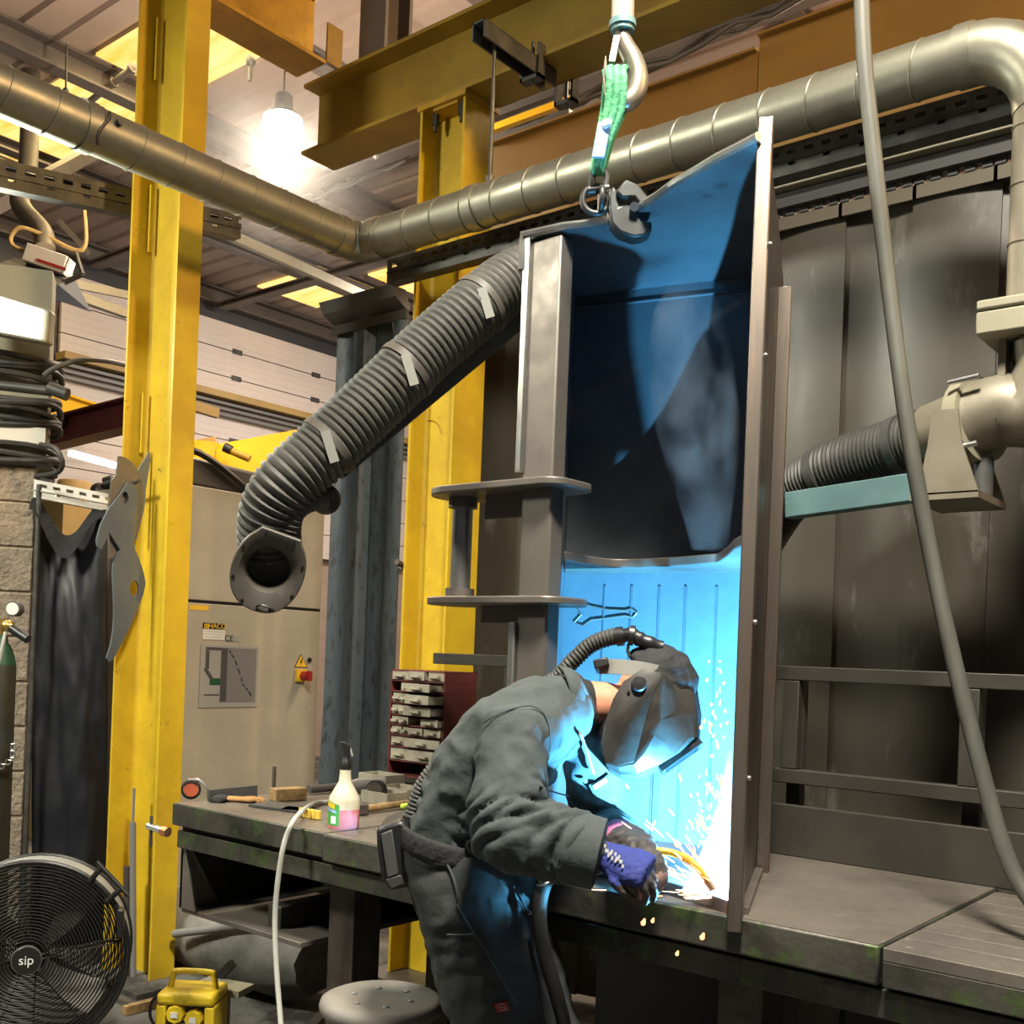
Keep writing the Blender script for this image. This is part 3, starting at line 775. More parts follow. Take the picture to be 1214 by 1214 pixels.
fx = [p3(FR + dR * (LR * .80), wz0), p3(FR + dR * (LR * .80 + .05), wz0), p3(FR + dR * (LR * .80 + .012), wz0 + .012), p3(FR + dR * (LR * .80), wz0 + .012)]
MB().prism([p3(FR + dR * .06, wz0) + V((nR.x, nR.y, 0)) * .022, p3(FR + dR * LR * .7, wz0) + V((nR.x, nR.y, 0)) * .022, p3(FR + dR * LR * .7, wz0 + .015) + V((nR.x, nR.y, 0)) * .022, p3(FR + dR * .06, wz0 + .015) + V((nR.x, nR.y, 0)) * .022], V((nR.x, nR.y, 0)) * .02).build('base_strip', M['steel'], wp)
# back plate
dB = (BR - BL).normalized(); nB = V((-dB.y, dB.x))
MB().prism([p3(BL, wz0), p3(BR, wz0), p3(BR, wz1), p3(BL, wz1)], V((nB.x, nB.y, 0)) * .012).build('back_plate', M['steel_dark'], wp)
def on_back(px, py):
    r = at(px, py, d=1) - V((0, 0, CAM_H)); b0 = V((BL.x, BL.y, 0)); t = (b0.x * nB.x + b0.y * nB.y) / (r.x * nB.x + r.y * nB.y)
    return V((0, 0, CAM_H)) + r * t
rv = MB()
for i, t in enumerate((.22, .36, .5, .63, .78)):
    c = BL.lerp(BR, t); rv.box(c.x - .003, c.x + .003, c.y - .006, c.y + .004, wz0 + .02, 1.74)
rv.build('weld_seam', M['steel_dark'], wp)
cst = on_back(779, 945)
MB().obox(cst - V((nB.x, nB.y, 0)) * .006, V((dB.x, dB.y, 0)) * .011, V((nB.x, nB.y, 0)) * .006, UP * .13).build('glint_strip', M['steel_bright'], wp, label='bright vertical strip standing in for a reflection')  # bright strip added as a reflection streak on the back plate
oc = [(680, 716), (690, 714), (702, 719), (722, 723), (742, 724), (750, 722), (756, 727), (751, 732), (742, 730), (720, 733), (702, 735), (692, 742), (682, 738), (690, 729)]
MB().tube([on_back(*q) - V((nB.x, nB.y, 0)) * .0065 for q in oc], .0032, 6, False, True).build('scribed_outline', M['steel'], wp, label='scribed bone shaped outline')
# left side plate + left box member
mx0, mx1 = at(621, 450, y=2.36).x, at(659, 450, y=2.36).x
mzt = at(622, 285, y=2.36).z
MB().prism([p3(V((mx1 - .01, 2.40)), wz0), p3(BL, wz0), p3(BL, wz1), p3(V((mx1 - .01, 2.40)), wz1)], (-.012, -.008, 0)).build('side_plate', M['steel_dark'], wp)
MB().box(mx0 + .008, mx1, 2.36, 2.42, wz0, mzt - .01).build('box_member', M['steel'], wp, bevel=.006)
MB().box(mx0 - .012, mx0 + .010, 2.348, 2.50, 2.02, mzt).build('edge_strip', M['steel_bright'], wp, bevel=.003)
MB().box(mx0 - .012, mx0 + .010, 2.348, 2.50, wz0, 1.60).build('edge_strip', M['steel_bright'], wp, bevel=.003)
# top plate with concave front edge
tp = [at(px, py, z=wz1) for px, py in ((640, 279), (668, 273), (695, 270), (720, 267), (742, 258), (760, 249), (780, 237), (800, 222), (825, 208), (850, 193), (880, 178), (899, 168))]
cw = [V((p.x, p.y)) for p in tp]
out = [p3(c, wz1) for c in cw] + [p3(BR, wz1), p3(BL, wz1), p3(V((mx0, 2.5)), wz1), p3(V((mx0, 2.37)), wz1)]
MB().prism(out, (0, 0, .016)).build('top_plate', M['steel_dark'], wp)
lip = [p3(c, wz1 + .012) for c in [V((mx0 - .015, 2.35))] + cw]
MB().tube([lip[0] - V((0, 0, .10)), lip[0] - V((.0, 0, .03))] + lip, .011, 8).build('rolled_lip', M['steel_bright'], wp)
# mid diaphragm, concave front edge
sz = 1.78
sh = [at(px, py, z=sz) for px, py in ((669, 664), (684, 667), (700, 670), (723, 673.7), (739, 673.2), (770.5, 672), (796.6, 671), (821, 669.5), (840, 667.8), (850, 667), (857, 663), (864, 657.6), (870, 651.5), (874, 648))]
cw2 = [V((p.x, p.y)) for p in sh] + [FR + dR * .05]
cw2 = [V((p.x, p.y)) for p in smooth_path([V((c.x, c.y, 0)) for c in [cw2[i] for i in (0, 2, 4, 6, 8, 9, 10, 11, 12, 14)]], 4)]
out = [p3(c, sz) for c in cw2] + [p3(BR, sz), p3(BL, sz)]
MB().prism(out, (0, 0, .026)).build('diaphragm', M['steel'], wp, bevel=.003)
# bottom plate
out = [p3(V((mx1 - .01, 2.40)), wz0), p3(V((-1.5, 2.36)), wz0), p3(V((-1.3, 2.30)), wz0), p3(FR + dR * .05, wz0), p3(BR, wz0), p3(BL, wz0)]
MB().prism(out, (0, 0, .016)).build('bottom_plate', M['steel'], wp)
fl2 = [V((mx1 - .01, 2.40)), V((-1.5, 2.36)), V((-1.3, 2.30)), FR + dR * .05]
lpm = MB()
for a_, b_ in zip(fl2, fl2[1:]):
    lpm.beam(p3(a_, wz0 + .0155), p3(b_, wz0 + .0155), .010, .031)
lpm.build('front_lip', M['side_steel'], wp)
# seam on the back plate under the top plate
c0, c1 = BL.lerp(BR, .02), BL.lerp(BR, .98)
MB().cyl(p3(c0, 2.64) - V((nB.x, nB.y, 0)) * .002, p3(c1, 2.64) - V((nB.x, nB.y, 0)) * .002, .005, n=8).build('weld_seam', M['steel_dark'], wp)
# pin bracket on the left
def stadium(xa, xb, ya, yb, z):
    r = (yb - ya) / 2; yc = (ya + yb) / 2; p = []
    for i in range(13):
        a = -PI / 2 - PI * i / 12; p.append(V((xa + r + r * math.cos(a), yc + r * math.sin(a), z)))
    r2 = .06
    for i in range(7):
        a = PI / 2 - PI / 2 * i / 6; p.append(V((xb - r2 + r2 * math.cos(a), yb - r2 + r2 * math.sin(a), z)))
    for i in range(7):
        a = -PI / 2 * i / 6; p.append(V((xb - r2 + r2 * math.cos(a), ya + r2 + r2 * math.sin(a), z)))
    return p
zu, zl = at(590, 580, y=2.33).z, at(590, 716, y=2.33).z
xa, xb = at(519, 577, y=2.40).x, at(663, 585, y=2.33).x
for z, th in ((zu, .022), (zl, .022)):
    MB().prism(stadium(xa, xb, 2.31, 2.52, z), (0, 0, th)).build('bracket_plate', M['steel'], wp, bevel=.004)
    MB().box(mx0 - .16, mx0 - .005, 2.40, 2.415, z - .07 if z == zu else z - .05, z).build('gusset', M['steel'], wp)
pn = at(547, 650, y=2.42)
MB().cyl((pn.x, 2.42, zl + .02), (pn.x, 2.42, zu), .031, n=28).build('pin', M['steel_bright'], wp)
for z in (zl + .022, zu - .03): MB().cyl((pn.x, 2.42, z), (pn.x, 2.42, z + .03), .044, n=28).build('pin_collar', M['steel'], wp)
for px, py in ((790, 1080),): pass
for t, s in ((.25, 2.45), (.55, 2.2), (.8, 1.6), (.4, 1.25)):
    c = p3(FR, s) + V((nR.x, nR.y, 0)) * .036; MB().sphere(c, .006, 8, 6).build('weld_spatter', M['steel_bright'], wp)

# ================================================================== CRANE HOOK, SLING, PLATE CLAMP
HD = 2.86
def hp_(px, py, dd=0): return at(px, py, d=HD + dd)
hk = thing('crane_hook', 'worn steel crane hook on a hoist tube at the top of the picture', 'hook', hp_(738, 45))
a, b = hp_(740, -60), hp_(738, 28)
MB().cyl(a, b, .030, n=24).build('hoist_tube', M['hookblock'], hk)
MB().cyl(hp_(738, 26), hp_(738, 33), .036, n=24).cyl(hp_(738, 33), hp_(738, 38), .031, n=24).build('collar', M['jib_blue'], hk)
hpth = smooth_path([hp_(738, 34), hp_(738, 44), hp_(743, 57), hp_(751, 72), hp_(756, 90), hp_(754, 108), hp_(745, 120), hp_(733, 119), hp_(723, 106, -.01), hp_(718, 88, -.02), hp_(718, 66, -.03)], 5)
nn = len(hpth)
MB().tube(hpth, [.016 + .012 * math.sin(PI * min(1, i / nn * 1.15)) - (.016 * max(0, i / nn - .75) / .25) for i in range(nn)], 14).build('hook_body', M['hook'], hk)
MB().obox(hp_(728, 60, -.02), (hp_(731, 45) - hp_(725, 75)) / 2, RV * .008, FV * .012).build('safety_latch', M['chrome'], hk)
sl = thing('round_sling', 'green webbing sling with blue label looped over the crane hook', 'sling', hp_(722, 140))
for i, (tx, bx, dd) in enumerate(((722, 706, -.045), (730, 709, -.05), (738, 712, -.045), (718, 704, .03), (741, 715, .035))):
    pts = [hp_(tx, 84, dd), hp_(tx + 1, 95, dd - .012), hp_(tx - 2, 130, dd), hp_((tx + bx * 2) / 3 + 1, 165, dd * .7), hp_(bx, 200, dd * .3), hp_(bx, 206, 0)]
    if dd < 0: pts = [hp_(tx + 3, 82, .02), hp_(tx + 2, 80, -.03)] + pts
    MB().tube(smooth_path(pts, 5), .0105, 10, sq=.8).build('sling_leg', M['sling'], sl)
MB().obox(hp_(713, 166, -.055), (hp_(717, 145) - hp_(709, 187)) / 2, RV * .017, FV * .004).build('label_sleeve', M['sling_blue'], sl, bevel=.003)
MB().sphere(hp_(718, 147, -.062), .022, 14, 8, (.9, .35, .55)).build('label_cap', M['paper'], sl)
sk = thing('shackle', 'steel bow shackle and ring linking the green sling to the plate clamp', 'shackle', hp_(708, 225))
up = [hp_(701, 224), hp_(702, 212), hp_(705, 201), hp_(711, 198), hp_(717, 204), hp_(719, 212), hp_(717, 224)]
MB().tube(smooth_path(up, 5), .0095, 10).build('bow', M['forged'], sk)
MB().cyl(hp_(697, 226), hp_(722, 223), .011, n=12).build('shackle_pin', M['forged'], sk)
MB().torus(hp_(707, 237), FV, .036, .0085, 30, 10).build('ring', M['forged'], sk)
MB().torus(hp_(713, 236, .0), RV, .028, .008, 26, 10).build('chain_link', M['forged'], sk)
pc = thing('plate_clamp', 'dark forged lifting clamp gripping the top edge of the fabrication', 'lifting clamp', hp_(745, 270))
od = [(727, 219), (733, 228), (734, 244), (741, 240), (752, 240), (757, 246), (756, 256), (762, 262), (773, 262), (773, 273), (764, 279), (752, 281), (735, 275), (725, 264), (722, 248), (722, 232)]
MB().prism([hp_(x, y, -.03) for x, y in od], FV * .06).build('clamp_body', M['forged'], pc, bevel=.006)
MB().prism([hp_(x, y, -.045) for x, y in ((730, 226), (742, 212), (757, 218), (768, 232), (770, 245), (760, 243), (752, 233), (738, 234))], FV * .035).build('clamp_cam', M['forged'], pc, bevel=.005)
MB().cyl(hp_(752, 245, -.05), hp_(752, 245, -.03), .012, n=14).build('pivot_pin', M['dark_grey'], pc)
MB().torus(hp_(723, 238), RV, .022, .008, 22, 8).build('eye', M['forged'], pc)
for x, y in ((775, 238), (779, 236)): MB().cyl(hp_(x, y, -.02), hp_(x, y, -.01), .006, n=8).build('bolt', M['chrome'], pc)

# hanging welding cable at right
cb_ = smooth_path([at(1020, -80, d=2.55), at(1024, 60, d=2.55), at(1038, 200, d=2.55), at(1054, 340, d=2.55), at(1075, 500, d=2.52), at(1102, 650, d=2.5), at(1130, 780, d=2.46), at(1160, 900, d=2.42), at(1188, 1000, d=2.38), at(1214, 1056, d=2.34), at(1250, 1090, d=2.28), at(1330, 1112, d=2.2)], 8)
solid(MB().tube(cb_, .0185, 14), 'hanging_cable', M['cable'], 'thick grey cable hanging down the right side onto the bench', 'cable')

# ================================================================== LEFT EXTRACTION ARM WITH HOOD
fe = thing('fume_hood_arm', 'grey ribbed flexible extraction hose with oval hood hanging at left', 'extraction arm', at(320, 680, d=3.1))
hd = [at(652, 318, d=3.33), at(628, 325, d=3.3), at(600, 338, d=3.26), at(560, 370, d=3.2), at(500, 422, d=3.15), at(440, 480, d=3.1), at(385, 532, d=3.06), at(345, 568, d=3.04), at(324, 600, d=3.06), at(319, 628, d=3.10), at(321, 650, d=3.14)]
hpth = smooth_path(hd, 10)
corrugated(hpth, .083, .021, .0085, 26).build('hose', M['hose_grey'], fe, smooth=35)
MB().beam(at(650, 352, d=3.40), at(400, 560, d=3.18), .05, .05).build('support_arm', M['dark_grey'], fe, bevel=.004)
for (px, py) in ((588, 350), (484, 437), (384, 533)):
    i = min(range(len(hpth)), key=lambda k: (hpth[k] - at(px, py, d=3.13)).length)
    d = (hpth[i + 1] - hpth[i - 1]).normalized()
    MB().tube([hpth[i] - d * .011, hpth[i] + d * .011], .0945, 28).build('hose_band', M['hood'], fe, smooth=40)
    tl = hpth[i] - FV * .095
    MB().beam(tl + RV * .005 + UP * .02, tl + RV * .035 - UP * .065, .026, .004, side=RV).build('band_tail', M['strap_grey'], fe)
sh_ = smooth_path([at(388, 590, d=3.12), at(374, 592, d=3.08), at(358, 598, d=3.05), at(347, 610, d=3.04), at(341, 628, d=3.05)], 8)
corrugated(sh_, .027, .016, .006, 18).build('branch_hose', M['hose_grey'], fe, smooth=35)
MB().sphere(at(386, 592, d=3.13), .045, 14, 10).build('branch_joint', M['black'], fe)
MB().cyl(at(340, 622, d=3.06), at(338, 640, d=3.07), .02, n=14).build('branch_tail', M['chrome'], fe)
# hood: flared oval flange facing the camera and down
hc = at(318, 678, d=3.02)
nrm = (-FV * .90 - UP * .28 + RV * .18).normalized()
hu = nrm.cross(UP).normalized() * -1; hv = nrm.cross(hu).normalized()
if hv.z < 0: hv = -hv
ov = []
for i in range(48):
    a = 2 * PI * i / 48; ca_, sa_ = math.cos(a), math.sin(a)
    rx = .100; ry = .122 if sa_ < 0 else .122
    x, y_ = rx * math.copysign(abs(ca_) ** .85, ca_), ry * math.copysign(abs(sa_) ** .95, sa_)
    if sa_ > .86: y_ = ry * .90 + .004
    ov.append((x, y_))
tilt = .30
ov = [(x * math.cos(tilt) - y_ * math.sin(tilt) * -1, y_ * math.cos(tilt) - x * math.sin(tilt)) for x, y_ in ov]
def oring(k, off, r0=None, ux=0, uy=.004):
    p = []
    for x, y_ in ov:
        L = math.hypot(x, y_); 
        if r0: rr = r0
        else: rr = L * k
        p.append(hc + hu * (x / L * rr + ux) + hv * (y_ / L * rr + uy) + nrm * off)
    return p
rings = [oring(1, -.004), oring(1.0, .008), oring(.97, .012), oring(.80, .010), oring(0, -.004, .066), oring(0, -.022, .058), oring(0, -.07, .055)]
MB().loft(rings, cap=False).build('hood_flange', M['hood'], fe, smooth=35)
MB().loft([oring(1, -.004), oring(.9, -.012), oring(.75, -.03), oring(0, -.07, .072), oring(0, -.10, .072)], cap=False).build('hood_back', M['hood'], fe, smooth=50)
MB().loft([oring(0, -.07, .056), oring(0, -.075, .001)], cap=False).build('hood_mesh', M['black'], fe)
sc_ = [oring(.9, .013)[i] for i in (3, 9, 15, 21, 27, 33, 39, 45)]
for p in sc_: MB().cyl(p - nrm * .004, p + nrm * .001, .0045, n=8).build('screw', M['black'], fe)
hh = smooth_path([hc + hu * -.03 - hv * .098 + nrm * .014, hc + hu * -.015 - hv * .092 + nrm * .018, hc + hu * .005 - hv * .098 + nrm * .018, hc + hu * .02 - hv * .104 + nrm * .014], 5)
MB().tube(hh, .003, 6).build('finger_grip', M['black'], fe)

# ================================================================== HANGING PLATES ON THE NEAR COLUMN
def px_poly(pts, y, **k): return [at(a, b, **k) for a, b in pts]
PXp = AX - .285 + .030     # plates hang in front of the rear flange (facing +X)
def plate(name, outline, holes, xpl, th, m, label, marks=None, par=None):
    c = at(*outline[0], x=xpl)
    uu, vv = V((0, 1, 0)), V((0, 0, 1))
    to2 = lambda q: (lambda p: (p.y - c.y, p.z - c.z))(at(q[0], q[1], x=xpl))
    o2 = [to2(q) for q in outline]
    hs = []
    for hx_, hy_, rx, ry in holes:
        hs.append([to2((hx_ + rx * math.cos(a), hy_ + ry * math.sin(a))) for a in [2 * PI * i / 18 for i in range(18)]])
    b = MB().holed(o2, hs, (c, uu, vv), th)
    return solid(b, name, m, label, 'steel plate', smooth=30)
front = [(142, 585), (150, 572), (158, 574), (162, 584), (162, 596), (159, 612), (157, 632), (158, 650), (163, 662), (169, 680), (171, 692), (168, 706), (161, 722), (153, 742), (142, 764), (133, 781), (128, 785), (125, 780), (130, 764), (133, 745), (134, 725), (133, 700), (132, 678), (133, 668), (141, 652), (128, 631), (122, 645), (118, 652), (114, 648), (113, 640), (118, 622), (127, 604)]
plate('cut_plate', front, [(146.5, 591, 4.2, 8), (157.5, 698, 5.2, 9.5)], PXp + .07, .012, M['steel_dark'], 'dark grey profile cut plate with two round holes hanging on the nearer yellow column')
back = [(139, 541), (146, 542), (155, 548), (163, 560), (167, 575), (168, 592), (166, 612), (162, 628), (157, 640), (140, 662), (129, 662), (127, 618), (129, 590), (131, 570), (137, 562)]
plate('cut_plate', back, [], PXp + .045, .012, M['steel'], 'paler curved steel plate hanging behind the plate with two holes')
fin = [(176, 535), (177, 545), (172, 575), (169, 605), (160, 640), (158, 636), (163, 600), (166, 575), (162, 558)]
plate('cut_plate', fin, [], PXp + .022, .012, M['midgrey'], 'narrow horn shaped steel plate hanging rearmost on the nearer yellow column')
pq = at(150, 575, x=PXp)
solid(MB().cyl((PXp - .03, pq.y, pq.z), (PXp + .10, pq.y, pq.z + .01), .010, n=8), 'hanging_peg', M['rust'], 'dark peg holding the hanging cut plates', 'peg')

# rods leaning in the column corner
RODS = 'bars standing in the corner of the nearer yellow column'
for (px, yt, yb, r, m, l) in ((157.5, 975, 1167, .0135, 'midgrey', 'longer grey steel tube standing in the corner of the nearer column'), (150, 1027, 1167, .0125, 'rust', 'shorter dark bar standing in the corner of the nearer column'),
                           (158, 934, 976, .0, 'rust', '')):
    if r == 0: continue
    xx = AX - .285 + .20
    yy0 = AY - .085
    b = at(px, yb, d=4.72); t = at(px, yt, d=4.72)
    bb = V((b.x, b.y, .046)); tt = V((t.x, t.y, t.z))
    mb = MB().cyl(bb, tt, r, n=14)
    if px > 155: mb.cyl(tt, V((tt.x, tt.y, at(158, 934, d=4.72).z)), .006, n=8)
    solid(mb, 'steel_bar', M[m], l, 'bar', RODS)

# ================================================================== BLOCK PIER, TARP, CABLES, FLOODLIGHT, CYLINDER (far left)
pr = at(38, 700, d=5.2); zt = at(20, 552, d=5.2).z
L0 = pr - V((pr.x * 0, 0, 0))
pd = V((-.54, -.84, 0)).normalized()
nx = V((.84, -.54, 0))
pier = thing('block_pier', 'rough concrete block pier at the left edge behind the gas cylinder', 'pier', (pr.x - .2, pr.y - .3, 0))
bh = .215; z = 0; row = 0
MB().obox(V((pr.x, pr.y, zt / 2)) + pd * .35 - nx * .13, pd * .345, nx * .12, UP * zt / 2).build('mortar_core', M['mortar'], pier)
while z < zt - .02:
    h = min(bh, zt - z)
    a = 0.0
    for wq in ((.44, .26) if row % 2 else (.22, .44, .04)):
        c = V((pr.x, pr.y, z + h / 2)) + pd * (a + wq / 2) - nx * .13
        MB().obox(c, pd * (wq / 2 - .005), nx * .13, UP * (h / 2 - .006)).build('block', M['block'], pier, bevel=.006)
        a += wq
    z += bh; row += 1
q = V((pr.x, pr.y, 0)) + nx * .02 - pd * .016
solid(MB().cyl(q, V((q.x, q.y, at(40, 575, d=5.2).z)), .013, n=10), 'conduit', M['galv'], 'thin grey conduit running up the edge of the block pier', 'pipe')

po = thing('service_post', 'olive grey post with black cables wound round it, above the block pier', 'post', V((pr.x, pr.y, zt + .002)) + pd * .17 - nx * .10)
pz1 = at(52, 318, d=5.2).z
pc_ = V((pr.x, pr.y, 0)) + pd * .135 - nx * .11
MB().obox(V((pc_.x, pc_.y, (zt + pz1) / 2 + .001)), pd * .17, nx * .09, UP * ((pz1 - zt) / 2 - .002)).build('post_shaft', M['olive'], po)
MB().obox(V((pc_.x, pc_.y, at(30, 513, d=5.1).z)) + nx * .13, pd * .17, nx * .004, UP * .042).build('slotted_band', M['white_tray'], po)
for i, py in enumerate((418, 426, 434, 442, 468, 476, 484, 492, 500, 528, 535, 542, 549)):
    zc_ = at(30, py, d=5.1).z
    pts = []
    for k in range(24):
        a = 2 * PI * k / 24
        ca_, sa_ = math.cos(a), math.sin(a)
        e = .62
        pts.append(V((pc_.x, pc_.y, zc_)) + pd * (.205 + .008 * (i % 3)) * math.copysign(abs(ca_) ** e, ca_) + nx * (.135 + .006 * (i % 2)) * math.copysign(abs(sa_) ** e, sa_) + UP * .014 * math.sin(a * 2 + i * 1.9))
    MB().tube(pts, .0155, 8, False, True).build('cable_turn', M['rubber'], po)
st_ = smooth_path([at(52, 468, d=5.02), at(70, 470, d=5.0), at(82, 467, d=5.0)], 4)
MB().tube([at(-20, 455, d=4.98), at(60, 464, d=4.98)], .022, 10).tube([at(58, 460, d=4.98), at(80, 468, d=4.98)], .03, 10).build('cable_connector', M['rubber'], po)
MB().tube(smooth_path([at(52, 445, d=5.0), at(66, 436, d=5.0), at(95, 427, d=5.05), at(125, 428, d=5.2), at(150, 433, d=5.4)], 6), .012, 8).build('loose_cable', M['cable'], po)
MB().tube(smooth_path([at(48, 527, d=5.05), at(66, 532, d=5.0), at(74, 548, d=5.0), at(68, 560, d=5.05), at(42, 565, d=5.1)], 6), .012, 8).build('loose_cable', M['rubber'], po)

fl = thing('floodlight', 'bright rectangular floodlight on the post at the left edge', 'lamp', at(15, 380, d=4.9))
f0, f1, f2, f3 = [at(*q, d=4.92) for q in ((-45, 335), (60, 367), (56, 407), (-45, 388))]
fo = (f1 - f0).cross(f3 - f0).normalized()
if fo.dot(FV) > 0: fo = -fo
def quad_frame(a, b, c, d, t): return [a, b, c, d]
MB().prism([f0, f1, f2, f3], -fo * .07).build('housing', M['olive'], fl, bevel=.012)
cc = (f0 + f1 + f2 + f3) / 4
MB().prism([cc + (p - cc) * .86 + fo * .001 for p in (f0, f1, f2, f3)], fo * .006).build('lamp_glass', M['flood'], fl, bevel=.003)

# slotted white tray and black tarpaulin
t0, t1 = at(40, 577, d=5.18), at(128, 594, d=5.26)
slotted(V((t0.x, t0.y, t0.z - .05)), V((t1.x - t0.x, t1.y - t0.y, t1.z - t0.z)), (t1 - t0).length, V((.84, -.54, 0)), .085, .05, .06, M['white_tray'], 'slotted_tray', 'white slotted cable tray spanning between the block pier and the yellow column', 'cable tray')
n, kz = 40, 24
tpt = []
for j in range(kz + 1):
    row_ = []
    for i in range(n + 1):
        u = i / n
        px = 38 + (127 - 38) * u
        ytop = 590 + 44 * math.sin(PI * min(1, max(0, (u - .05) / .85))) ** 1.6 * (1 - .2 * u) + 10 * u
        ybot = 1005
        py = ytop + (ybot - ytop) * (j / kz)
        d = 5.24 + .07 * u + .022 * math.sin(u * 5.5 + j * .06) + .007 * math.sin(u * 13 - j * .18) + .004 * noise.noise(V((u * 8, j * .5, 0))) * 3 + (.05 * math.exp(-((j - 1.5) / 2.5) ** 2) * math.sin(u * PI))
        row_.append(at(px, py, d=d))
    tpt.append(row_)
for i in range(n + 1): tpt[-1][i].z = max(.02, .46)
tm = MB()
for r in tpt: tm.v += r
for j in range(kz):
    for i in range(n): tm.f.append((j * (n + 1) + i, j * (n + 1) + i + 1, (j + 1) * (n + 1) + i + 1, (j + 1) * (n + 1) + i))
# lower skirt to the floor
o_ = len(tm.v); tm.v += [V((p.x, p.y, .02)) for p in tpt[-1]]
for i in range(n): tm.f.append((kz * (n + 1) + i, kz * (n + 1) + i + 1, o_ + i + 1, o_ + i))
to = solid(tm, 'tarpaulin', M['tarp'], 'black tarpaulin hanging in folds between the block pier and yellow column', 'tarpaulin', smooth=80)
sm = to.modifiers.new('thick', 'SOLIDIFY'); sm.thickness = .004
fold = [at(38 + (127 - 38) * u, 592 + 46 * math.sin(PI * min(1, max(0, (u - .05) / .85))) ** 1.6 * (1 - .2 * u) + 10 * u, d=5.20 + .07 * u) for u in [i / 20 for i in range(21)]]
fm = MB()
for i, p in enumerate(fold): fm.v += [p + V((0, 0, .012)), p + V((.03, -.03, -.05 - .05 * math.sin(PI * i / 20)))]
for i in range(20): fm.f.append((2 * i, 2 * i + 1, 2 * i + 3, 2 * i + 2))
fo_ = fm.build('turned_edge', M['black_soft'], to, smooth=80)

# gas cylinder with regulator
gx = at(-3, 900, d=4.75)
gc = thing('gas_cylinder', 'worn gas cylinder with green shoulder chained at the left edge', 'gas cylinder', (gx.x, gx.y, 0))
zs = at(5, 788, d=4.75).z
MB().lathe([(.052, .0), (.062, .02), (.062, zs - .02), (.060, zs)], (gx.x, gx.y, 0), UP, 28).build('cylinder_body', M['cylinder'], gc)
MB().lathe([(.0605, 0), (.055, .03), (.040, .075), (.024, .10), (.022, .13)], (gx.x, gx.y, zs), UP, 28).build('shoulder', M['green'], gc)
MB().cyl((gx.x, gx.y, zs + .12), (gx.x, gx.y, zs + .20), .014, n=12).build('valve', M['brass'], gc)
r0 = at(8, 742, d=4.72); 
MB().cyl(r0 - RV * .02, r0 + RV * .03, .018, n=12).sphere(r0, .028, 12, 8).build('regulator', M['brass'], gc)
rg = at(18, 722, d=4.70)
MB().cyl(rg - FV * .025, rg + FV * .02, .032, n=20).build('gauge', M['dark_grey'], gc)
MB().cyl(rg - FV * .028, rg - FV * .026, .027, n=20).build('gauge_face', M['paper'], gc)
MB().cyl(at(14, 745, d=4.7), at(33, 758, d=4.68), .02, n=14).build('adjusting_knob', M['black'], gc)
MB().tube(smooth_path([r0, at(3, 765, d=4.7), at(-2, 790, d=4.7)], 5), .008, 8).build('gas_hose', M['cable_light'], gc)
ch = MB(); p0, p1 = at(-4, 912, d=4.66), at(15, 900, d=4.66); p2_ = at(16, 880, d=4.7)
for a, b, k in ((p0, p1, 5), (p1, p2_, 5)):
    for i in range(k):
        c = a.lerp(b, (i + .5) / k); ch.torus(c, FV if i % 2 else UP, .011, .0032, 12, 6)
solid(ch, 'chain', M['chrome'], 'small steel chain round the gas cylinder', 'chain')

# ================================================================== HEATER AND FLUE, FAR BEAMS
hc_ = at(62, 315, d=7.2)
ht = thing('radiant_heater', 'white boxed radiant heater with dark reflector hanging at upper left', 'heater', hc_)
a, b = at(34, 302, d=7.2), at(82, 318, d=7.2)
MB().beam(a, b, .14, .12).build('burner_box', M['paper'], ht, bevel=.006)
w_ = (b - a).normalized()
MB().obox((a + b) / 2 - FV * .072 + w_ * .05 - UP * .03, w_ * .10, FV * .001, UP * .010).build('warning_text_strip', M['red'], ht)
a2, b2 = at(22, 318, d=7.3), at(92, 342, d=7.3)
MB().prism([a2 + UP * .05 - FV * .06, a2 + FV * .25 - UP * .08, a2 - FV * .30 - UP * .08], b2 - a2).build('reflector', M['dark_grey'], ht)
MB().beam(at(70, 338, d=7.1), at(98, 325, d=7.1), .025, .025).beam(at(98, 325, d=7.1), at(90, 300, d=7.15), .02, .02).build('bracket', M['galv'], ht)
MB().tube(smooth_path([at(36, 300, d=7.2), at(16, 292, d=7.2), at(13, 280, d=7.2), at(24, 270, d=7.2), at(50, 278, d=7.25), at(98, 296, d=7.3), at(99, 238, d=7.3)], 6), .016, 8).build('gas_pipe', M['tan'], ht)
fp = [at(37, 86, d=8.6), at(33, 200, d=8.0), at(24, 228, d=7.7), at(27, 248, d=7.55), at(50, 275, d=7.35), at(53, 297, d=7.25)]
solid(MB().tube(smooth_path(fp, 6), .068, 20), 'flue_pipe', M['duct_tan'], 'brown flue pipe rising from the radiant heater to the roof', 'pipe', smooth=30)
solid(MB().beam(at(-20, 252, d=8), at(118, 176, d=9.5), .10, .10).beam(at(70, 262, d=8.6), at(105, 300, d=8.6), .04, .04), 'brace_beam', M['purlin'], 'grey sloping brace beam behind the slotted channel at upper left', 'steel beam')
solid(MB().beam(at(55, 338, d=8), at(150, 372, d=8.6), .06, .07).beam(at(55, 330, d=8), at(152, 350, d=8.6), .03, .06), 'light_trunking', M['olive'], 'pale rail behind the radiant heater running to the yellow column', 'rail')

